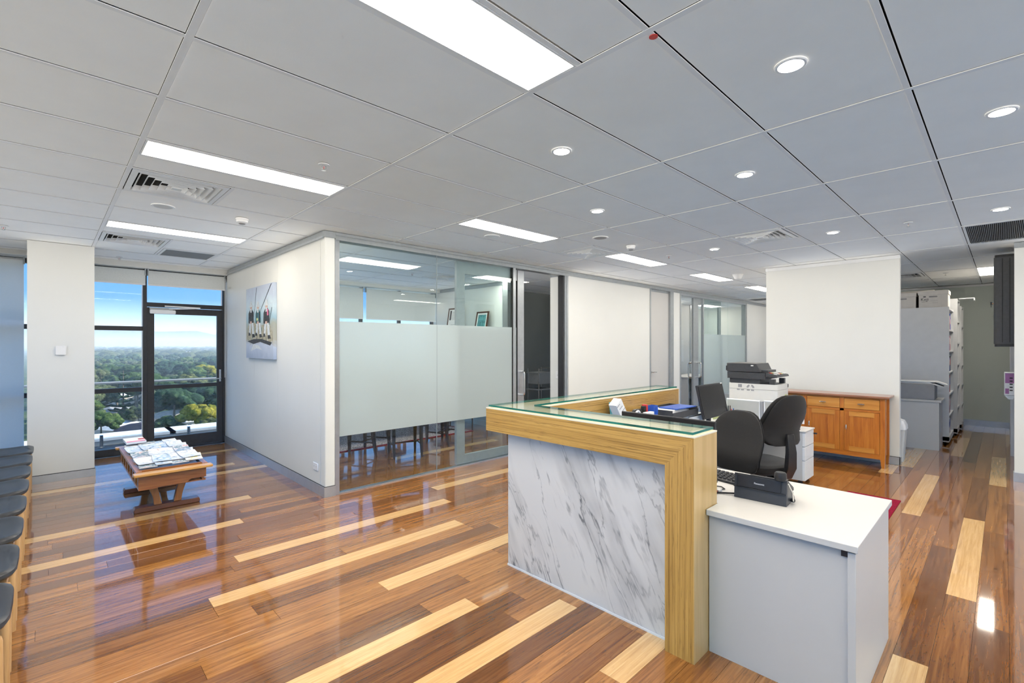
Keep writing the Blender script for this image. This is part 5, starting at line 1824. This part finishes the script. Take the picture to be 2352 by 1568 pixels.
# ================================================================== MEETING ROOM
t = thing('floor_rug', 'speckled grey rug under the meeting table behind the glass', 'rug', (4.0, 7.25, 0))
MB().box(-1.55, 1.35, -.70, .72, 0, .010).build('pile', 'rug_speckle', t)
MB().box(-1.58, -1.55, -.73, .75, 0, .011).box(1.35, 1.38, -.73, .75, 0, .011).box(-1.55, 1.35, -.73, -.70, 0, .011).box(-1.55, 1.35, .72, .75, 0, .011).build('bound_edge', 'rug_red', t)
t = thing('meeting_table', 'dark meeting table blurred behind the frosted band', 'table', (4.0, 7.15, .011))
MB().prism(rrect(-1.15, 1.15, -.48, .48, .05), 'z', .70, .735).build('table_top', 'dark_leg', t, smooth=True)
for a in (-1, 1):
    for b in (-1, 1):
        MB().loft([[(a * 1.0 + x * k, b * .36 + y * k, z) for x, y in ((-.04, -.04), (.04, -.04), (.04, .04), (-.04, .04))] for z, k in ((0, .7), (.70, 1.0))]).build('leg', 'dark_leg', t)
MB().box(-.98, .98, -.02, .02, .62, .70).build('apron', 'dark_leg', t)


def dining_chair(label, loc, rz):
    t = thing('dining_chair', label, 'chair', loc, rz, group='dark chairs around the meeting table')
    rings = [[(x * k, y * k, z) for x, y in rrect(-.22, .22, -.22, .22, .04)] for z, k in ((.42, .97), (.44, 1.0), (.47, 1.0), (.485, .93))]
    MB().loft(rings).build('seat', 'chair_fabric', t, smooth=True)
    for s in (-1, 1):
        MB().loft([[(.185 + x * k, s * .185 + y * k, z) for x, y in ((-.022, -.022), (.022, -.022), (.022, .022), (-.022, .022))] for z, k in ((0, .62), (.42, 1.1))]).build('leg', 'dark_leg', t)
        MB().loft([[(-.19 + dx + x * k, s * .185 + y * k, z) for x, y in ((-.022, -.02), (.022, -.02), (.022, .02), (-.022, .02))] for z, k, dx in ((0, .62, -.05), (.25, 1.0, -.01), (.45, 1.1, 0), (.95, .8, -.07))]).build('leg', 'dark_leg', t)
        MB().tube([(-.20, s * .185, .17), (.185, s * .185, .17)], .010, 6).build('stretcher', 'dark_leg', t)
    MB().tube([(0, -.185, .17), (0, .185, .17)], .010, 6).build('stretcher', 'dark_leg', t)
    MB().loft([[(x, y * k, z) for x, y in ((-.20 + dx, -.19), (-.175 + dx, -.19), (-.165 + dx, 0), (-.175 + dx, .19), (-.20 + dx, .19), (-.19 + dx, 0))] for z, k, dx in ((.52, .95, -.005), (.75, 1, -.035), (.98, 1, -.075), (1.0, .9, -.08))]).build('backrest', 'chair_fabric', t)
    return t


dining_chair('dark chair behind the glass, left one by the white end post', (3.28, 6.32, .0), PI / 2 + .5)
dining_chair('dark chair behind the glass, middle one beside the pane joint', (3.55, 5.80, 0), PI / 2 - .35)
dining_chair('dark chair behind the glass, right one near the sliding door', (4.45, 6.12, 0), PI / 2 + .25)
dining_chair('dark chair at the far side of the meeting table', (3.5, 7.84, .0115), -PI / 2)
dining_chair('dark chair at the far right side of the meeting table', (4.5, 7.84, .0115), -PI / 2)
t = thing('side_table', 'slim dark bench against the meeting room end wall', 'table', (5.55, 7.1, 0))
MB().box(-.2, .2, -.6, .6, .40, .43).build('bench_top', 'dark_leg', t)
for a in (-.17, .17):
    for b in (-.55, .55):
        MB().tube([(a, b, 0), (a, b, .40)], .014, 8).build('leg', 'dark_leg', t)
t = thing('wall_cupboard', 'white cupboard along the meeting room end wall', 'cupboard', (5.70, 7.25, .44))
MB().box(-.14, .17, -.9, .9, 0, 1.31).build('body', 'white_laminate', t)
for k in range(3):
    d = MB().box(-.158, -.14, -.897 + k * .6, -.303 + k * .6, .01, 1.30).build('door', 'white_laminate', t)
    MB().box(-.17, -.158, -.33 + k * .6, -.32 + k * .6, .5, .65).build('handle', 'steel', d)


def standing_frame(label, loc, wd, ht, m_f, lean=.18, cert=False):
    t = thing('framed_picture', label, 'picture', loc)
    R = Matrix.Rotation(lean, 3, 'Y')
    fr = MB()
    for (y0, y1, z0, z1) in ((-wd / 2, wd / 2, 0, .028), (-wd / 2, wd / 2, ht - .028, ht), (-wd / 2, -wd / 2 + .028, .028, ht - .028), (wd / 2 - .028, wd / 2, .028, ht - .028)):
        fr.box(-.012, .008, y0, y1, z0, z1)
    fr.build('frame', m_f, t, rot=(0, lean, 0))
    MB().box(-.004, .0, -wd / 2 + .028, wd / 2 - .028, .028, ht - .028).build('mount', 'paper', t, rot=(0, lean, 0))
    if cert:
        MB().box(-.006, -.004, wd / 2 - .11, wd / 2 - .06, ht - .24, ht - .05).build('print_band', 'ink', t, rot=(0, lean, 0))
        for k in range(8):
            MB().box(-.0055, -.004, -wd / 2 + .06 + .01 * (k % 3), wd / 2 - .13, ht - .08 - k * .022, ht - .074 - k * .022).build('print_line', 'grey_mid', t, rot=(0, lean, 0))
        for k in range(3):
            MB().box(-.0055, -.004, -.09, .09, .16 - k * .04, .168 - k * .04).build('print_line', 'grey_mid', t, rot=(0, lean, 0))
    else:
        MB().box(-.006, -.004, -wd / 2 + .06, wd / 2 - .06, .06, ht - .06).build('picture', 'photo_art', t, rot=(0, lean, 0))
    return t


standing_frame('certificate in a thin dark frame leaning on the cupboard behind the glass', (5.72, 7.58, 1.7525), .42, .50, 'frame_wood', .16, True)
standing_frame('small brown framed picture leaning on the cupboard behind the glass', (5.72, 6.74, 1.7525), .34, .39, 'frame_wood', .2)

# ---- unlit room seen through the doorway
t = thing('trolley', 'slim metal trolley in the unlit room', 'trolley', (7.15, 6.55, 0))
for a in (-.2, .2):
    for b in (-.15, .15):
        MB().tube([(a, b, .05), (a, b, 1.05)], .012, 8).build('post', 'steel', t)
        MB().lathe([(.022, 0), (.022, .05)], 12, (a, b, 0)).build('caster', 'black_matte', t)
for z in (.2, .62, .95):
    MB().box(-.22, .22, -.17, .17, z, z + .02).build('shelf', 'alu_grey', t)
MB().box(-.2, .2, -.16, .16, .74, .95).build('drawer', 'alu_grey', t)
MB().tube([(-.2, -.15, 1.05), (.2, -.15, 1.05)], .010, 6).build('push_bar', 'steel', t)
rings = []
for z, k in ((.0, .9), (.12, 1.25), (.30, 1.0), (.42, .35), (.46, .28), (.56, .75), (.62, .4)):
    rings.append([(.13 * k * math.cos(2 * PI * a / 18) * (1 + .18 * math.sin(5 * 2 * PI * a / 18 + z * 9)), .11 * k * math.sin(2 * PI * a / 18) * (1 + .18 * math.cos(4 * 2 * PI * a / 18)), z) for a in range(18)])
tag(MB().loft(rings).build('plastic_bag', 'clear_plastic', loc=(5.86, 5.95, .62), smooth=True), 'tied white plastic bag behind the sliding door handle', 'bag')
t = thing('stool', 'dark stool under the plastic bag', 'stool', (5.86, 5.95, 0))
MB().lathe([(.16, .58), (.16, .615), (.15, .62)], 20).build('seat', 'dark_leg', t)
for k in range(4):
    a = PI / 4 + PI / 2 * k
    MB().tube([(.15 * math.cos(a), .15 * math.sin(a), 0), (.11 * math.cos(a), .11 * math.sin(a), .58)], .012, 8).build('leg', 'dark_leg', t)

# ---- far office
t = thing('wall_shelf', 'small white wall cabinet with a picture on it in the far office', 'cabinet', (12.2, 6.18, 1.05))
MB().box(-.16, .16, -.12, .11, 0, .62).build('body', 'white_laminate', t)
MB().box(-.15, .15, -.135, -.12, .01, .61).build('door', 'white_plastic', t)
t = thing('framed_picture', 'small olive framed picture standing in the far office', 'picture', (12.2, 6.18, 1.672))
MB().box(-.12, .12, -.012, .012, 0, .30).build('frame', 'green_yellow', t, rot=(-.15, 0, 0))
MB().box(-.09, .09, -.014, -.012, .03, .27).build('picture', 'photo_art', t, rot=(-.15, 0, 0))
t = thing('office_desk', 'white desk inside the far office', 'desk', (11.9, 5.75, 0))
MB().box(-.6, .9, -.35, .35, .69, .72).build('desk_top', 'white_laminate', t)
MB().box(-.58, -.55, -.33, .33, 0, .69).box(.85, .88, -.33, .33, 0, .69).build('leg_panel', 'white_laminate', t)
MB().box(-.55, .85, .30, .32, .2, .69).build('modesty_panel', 'grey_light', t)

# ================================================================== BALCONY
bal = struct(MB().box(-1, 7, WF + .2, 10.15, -.30, -.05), 'floor_balcony', 'deck', label='dark balcony deck outside the glazed door')
cap = struct(MB().box(-3, 9, 9.80, 10.30, -.5, .02), 'trim_balcony', 'concrete', label='white capped parapet edge of the balcony')
for x in (-2.8, -.6, 1.47, 3.6, 5.8):
    MB().box(x, x + 2.15, 9.78, 10.35, .02, .06).build('coping_panel', 'cap_white', cap)
t = thing('glass_balustrade', 'frameless glass balustrade with a dark handrail on the balcony', 'balustrade', (1.0, 9.60, -.05))
for x0, x1 in ((-2.2, -.19), (-.17, .96), (.98, 2.3), (2.32, 4.4)):
    MB().box(x0, x1, -.006, .006, .10, .97).build('glass_panel', 'pane_outer', t)
for x in (-1.9, -.42, .70, 1.9, 2.7, 4.0):
    MB().prism(rrect(x - .022, x + .022, -.028, .028, .01), 'z', 0, .19).build('spigot', 'steel', t, smooth=True)
    MB().lathe([(.045, 0), (.045, .012)], 14, (x, 0, 0)).build('base_plate', 'steel', t)
MB().tube([(-2.2, 0, .985), (4.4, 0, .985)], .018, 10).build('handrail', 'alu_grey', t, smooth=True)

# ================================================================== THE VIEW OUTSIDE
GZ = -34.0
tag(struct(MB().box(-9000, 9000, 60, 12000, GZ - 2, GZ), 'ground', 'suburb_ground'), 'green suburban ground far below the window', 'ground')
# distant ridge
mb = MB()
N = 60
vs, fs = [], []
for k in range(N + 1):
    x = -6500 + 13000 * k / N
    h = 215 + 70 * noise.noise((x * .0007, 3.1, 0)) + 40 * noise.noise((x * .002, 7.7, 0)) - .006 * (x - 500)
    for y, f in ((6600, 0), (7300, .55), (8000, 1), (9500, .3)):
        vs.append((x, y + 200 * noise.noise((x * .001, y * .001, 1)), GZ + h * f * (1 + .15 * noise.noise((x * .003, y * .003, 5)))))
for k in range(N):
    for q in range(3):
        fs.append((k * 4 + q, k * 4 + q + 1, k * 4 + 5 + q, k * 4 + 4 + q))
mb.add(vs, fs)
tag(mb.build('hill_ridge', 'hill', smooth=True), 'long hazy mountain ridge on the horizon', 'hills', kind='structure')


def crown_mesh(seed, rx, rz, m, lumps=16, sub=3):
    """a crown of overlapping leafy lumps"""
    r_ = random.Random(seed)
    b = bmesh.new()
    for k in range(lumps):
        a, u = r_.uniform(0, 2 * PI), r_.uniform(-.25, .9)
        q = math.sqrt(max(.05, 1 - u * u)) * r_.uniform(.35, .8)
        c = Vector((math.cos(a) * q * rx, math.sin(a) * q * rx, u * rz * .62))
        s = rx * r_.uniform(.18, .36)
        mtx = Matrix.Translation(c) @ Matrix.Diagonal((s, s, s * .75, 1))
        bmesh.ops.create_icosphere(b, subdivisions=sub, radius=1, matrix=mtx)
    for v in b.verts:
        p = v.co
        n1 = noise.noise(p * (3.2 / rx) + Vector((seed, 0, 0)))
        n2 = noise.noise(p * (11 / rx) + Vector((0, seed, 0)))
        v.co = p + p.normalized() * rx * (.10 * n1 + .09 * n2)
    me = bpy.data.meshes.new('crown')
    b.to_mesh(me)
    b.free()
    me.shade_smooth()
    me.materials.append(MATS[m])
    return me


CROWNS = {m: [crown_mesh(i * 7 + 1 + ord(m[5]), 6.5, 5.5, m, 34, 2) for i in range(3)] for m in ('leaf_green', 'leaf_dark', 'leaf_yellow', 'leaf_olive')}
TRUNK = MB().tube([(0, 0, 0), (.3, .1, 4), (0, 0, 9)], [.45, .32, .2], 8).mesh('trunk', 'trunk')


def tree(x, y, s, m, v, label, group=None, z=GZ):
    t = thing('tree', label, 'tree', (x, y, z), random.Random(int(x * 13 + y)).uniform(0, 6), group=group)
    c = bpy.data.objects.new('crown', CROWNS[m][v % 3])
    C.objects.link(c)
    c.parent = t
    c.location = (0, 0, 9.5 * s)
    c.scale = (s, s, s)
    k = bpy.data.objects.new('trunk', TRUNK)
    C.objects.link(k)
    k.parent = t
    k.scale = (s, s, s)
    return t


def ray_xy(px, d):
    """ground point on the sight line of picture column px at depth d"""
    r = (px - 1176) / FPX
    return ((CA + r * SA) * d, (SA - r * CA) * d)


def depth_at(py, z):
    return (EYE - z) * FPX / (py - 790.94)


# trees one can point to: picture column, picture row of the foot, kind, size
NEAR = [(455, 985, 'leaf_yellow', 1.15, 'large yellow-green tree at the right of the balcony door'), (490, 968, 'leaf_yellow', 1.0, 'yellow-green tree at the right edge of the door glass'),
        (385, 992, 'leaf_green', .85, 'round green tree low behind the parapet, left in the door glass'), (440, 940, 'leaf_dark', 1.5, 'big dark tree in the middle of the lower door pane'),
        (400, 925, 'leaf_green', 1.45, 'broad dense tree left of the middle in the lower door pane'), (365, 940, 'leaf_olive', 1.3, 'grey-green tree at the left of the lower door pane'),
        (232, 1000, 'leaf_green', 1.05, 'bright green tree beside the pillar in the lower left pane'), (250, 1015, 'leaf_yellow', .5, 'small yellow-green shrub tree above the parapet, left pane'),
        (310, 930, 'leaf_dark', 1.3, 'dark tree at the right of the lower left pane'), (318, 960, 'leaf_olive', .9, 'olive tree beside the door mullion, left pane'),
        (470, 915, 'leaf_dark', 1.4, 'dark tree behind the yellow ones'), (480, 990, 'leaf_olive', .8, 'grey-green tree low at the right of the door glass'), (300, 995, 'leaf_green', .5, 'small green tree beside the white house roof'),
        (225, 930, 'leaf_dark', 1.2, 'dark tree beside the pillar, higher up'), (520, 960, 'leaf_green', 1.2, 'green tree hidden behind the door jamb'), (190, 970, 'leaf_green', 1.2, 'green tree hidden behind the pillar')]
for i, (px, py, m, s, lb) in enumerate(NEAR):
    d = depth_at(py + (38 if py > 935 else 14), GZ)
    x, y = ray_xy(px, d)
    tree(x, y, s * .92, m, i, lb)


def pine(px, py, s, label):
    d = depth_at(py, GZ)
    x, y = ray_xy(px, d)
    t = thing('pine_tree', label, 'tree', (x, y, GZ))
    MB().tube([(0, 0, 0), (0, 0, 22 * s)], [.5 * s, .08 * s], 8).build('trunk', 'trunk', t)
    r_ = random.Random(px)
    for k in range(11):
        z = (4 + k * 1.65) * s
        R = (5.6 - k * .47) * s
        mb = MB()
        nb = 9
        for a in range(nb):
            th = 2 * PI * a / nb + k * .35 + r_.uniform(-.1, .1)
            dx, dy = math.cos(th), math.sin(th)
            px_, py_ = -dy, dx
            w_ = R * .26
            pts = []
            for (f, wv, dz) in ((0, .2, 0), (.45, 1, -.06 * R), (.85, .75, .02 * R), (1.0, .1, .12 * R)):
                pts.append(((dx * R * f + px_ * w_ * wv, dy * R * f + py_ * w_ * wv, z + dz), (dx * R * f - px_ * w_ * wv, dy * R * f - py_ * w_ * wv, z + dz)))
            vs = [p for q in pts for p in q]
            vs += [(p[0], p[1], p[2] - .28 * s) for p in vs]
            fs = []
            for i in range(3):
                a0 = i * 2
                fs += [(a0, a0 + 1, a0 + 3, a0 + 2), (a0 + 8, a0 + 10, a0 + 11, a0 + 9), (a0, a0 + 2, a0 + 10, a0 + 8), (a0 + 1, a0 + 9, a0 + 11, a0 + 3)]
            mb.add(vs, fs)
        mb.build('branch_tier', 'leaf_dark', t)
    return t


pine(283, 985, 1.12, 'tall layered pine in the middle of the lower left pane')
pine(232, 950, .95, 'layered pine partly hidden by the pillar')
pine(478, 930, 1.0, 'layered pine at the top right of the lower door pane')


def house(px, py, wd, dp, ht, roof, label, rz=.3, hip=True):
    d = depth_at(py, GZ)
    x, y = ray_xy(px, d)
    t = thing('house', label, 'house', (x, y, GZ), rz)
    MB().box(-wd / 2, wd / 2, -dp / 2, dp / 2, 0, ht).build('walls', 'house_wall', t)
    e, rise = .6, dp * .22
    a, b = wd / 2 + e, dp / 2 + e
    k = max(.5, wd / 2 - dp / 2) if hip else a
    MB().add([(-a, -b, ht), (a, -b, ht), (a, b, ht), (-a, b, ht), (-k, 0, ht + rise), (k, 0, ht + rise)], [(0, 1, 5, 4), (2, 3, 4, 5), (1, 2, 5), (3, 0, 4), (0, 3, 2, 1)]).build('roof', roof, t)
    for i in range(3):
        xx = -wd / 2 + wd * (i + .6) / 3.4
        f = MB().box(xx - .8, xx + .8, -dp / 2 - .08, -dp / 2, ht * .35, ht * .75).build('window', 'cap_white', t)
        MB().box(xx - .68, xx + .68, -dp / 2 - .10, -dp / 2 - .08, ht * .38, ht * .72).build('pane', 'house_glass', f)
    return t


house(285, 1003, 15, 11, 4, 'roof_white', 'house with a pale pyramid roof low in the left pane', .5)
house(325, 1006, 16, 9, 4, 'roof_red', 'house with a dark red roof beside the pale-roofed one', .2)
house(262, 962, 14, 10, 4, 'roof_grey', 'house with a blue-grey roof behind the tall pine', .7)
house(288, 926, 16, 12, 5, 'roof_white', 'house with a white roof above the tall pine', .4)
house(255, 915, 14, 9, 5, 'roof_white', 'white-roofed house near the pillar, higher up', .1)
house(312, 918, 9, 8, 9, 'roof_red', 'brick coloured block with windows above the pine', .2)
house(300, 975, 10, 5, 3, 'roof_white', 'low flat-roofed shelter right of the pine', .1)
house(398, 980, 17, 10, 5, 'roof_tan', 'house with a tan roof low in the door glass', .15)
house(412, 985, 10, 7, 3, 'roof_white', 'low pale garage in front of the tan-roofed house', .15)
house(402, 830, 60, 30, 14, 'roof_white', 'large pale industrial building in the far suburbs', .1, False)
house(470, 905, 14, 10, 5, 'roof_grey', 'grey-roofed house at the upper right of the lower door pane', .3)
rr = random.Random(31)
for k in range(34):
    px, py = rr.uniform(190, 520), 800 + 110 * rr.random() ** 1.3
    house(px, py, rr.uniform(14, 26), rr.uniform(10, 15), rr.uniform(4, 7), rr.choice(['roof_white', 'roof_white', 'roof_grey', 'roof_tan']), 'pale house roof among the far trees', rr.uniform(0, 3))['group'] = 'houses in the far suburbs'
n = 0
spots = []
taken = [tuple(o.location[:2]) for o in C.objects if o.type == 'EMPTY' and o.get('category') in ('tree', 'house')]
for k in range(4000):
    py = 801 + 235 * rr.random() ** 1.5
    px = rr.uniform(170, 540)
    d = depth_at(py, GZ)
    x, y = ray_xy(px, d)
    if d < 900:
        if any((x - a) ** 2 + (y - b) ** 2 < 13 ** 2 for a, b in taken):
            continue
        taken.append((x, y))
    spots.append((d, px, py))
spots.sort()
spots = spots[:1700]
far = {m: MB() for m in ()}
far_pts = []
for d, px, py in spots:
    x, y = ray_xy(px, d)
    s = rr.uniform(.8, 1.6)
    m = rr.choices(['leaf_green', 'leaf_dark', 'leaf_olive', 'leaf_yellow'], [5, 4, 4, .4])[0]
    if n < 230:
        tree(x, y, s, m, n, {'leaf_green': 'green tree in the wooded suburb beyond the window', 'leaf_dark': 'dark green tree in the wooded suburb beyond the window', 'leaf_olive': 'grey-green tree in the wooded suburb beyond the window', 'leaf_yellow': 'yellowish tree in the wooded suburb beyond the window'}[m],
             'trees in the suburb beyond the window')
        n += 1
    else:
        far_pts.append((x, y, s * 1.25))
# the remaining tree tops, too far off to count
vs, fs = [], []
for x, y, s in far_pts:
    o = len(vs)
    ph = rr.uniform(0, 6)
    R = 6.5 * s
    prof = [(0, 12.5), (.55, 11.8), (.95, 9.5), (1.0, 7), (.7, 4), (.2, 2)]
    for rr_, z in prof:
        for a in range(8):
            th = 2 * PI * a / 8 + ph
            q = R * rr_ * (1 + .25 * noise.noise((x + a * 3.3, y + z, a)))
            vs.append((x + q * math.cos(th), y + q * math.sin(th), GZ + z * s * (1 + .08 * noise.noise((a, x, z)))))
    for i in range(len(prof) - 1):
        for a in range(8):
            fs.append((o + i * 8 + a, o + i * 8 + (a + 1) % 8, o + (i + 1) * 8 + (a + 1) % 8, o + (i + 1) * 8 + a))
mb = MB()
mb.v, mb.f = vs, fs
tag(mb.build('far_woodland', 'leaf_olive', smooth=True), 'distant tree tops stretching to the hills', 'woodland', kind='stuff')

# ---- haze between here and the hills
g = G('haze')
vsn = g.n('ShaderNodeVolumeScatter')
vsn.inputs['Color'].default_value = (.72, .86, 1.0, 1)
vsn.inputs['Density'].default_value = .0004
vsn.inputs['Anisotropy'].default_value = .2
g.l(vsn.outputs[0], g.out.inputs['Volume'])
hz = MB().box(-8500, 8500, 130, 9900, GZ - 1, 70).build('haze', 'haze')
tag(hz, 'pale blue haze over the suburbs', 'haze', kind='stuff')
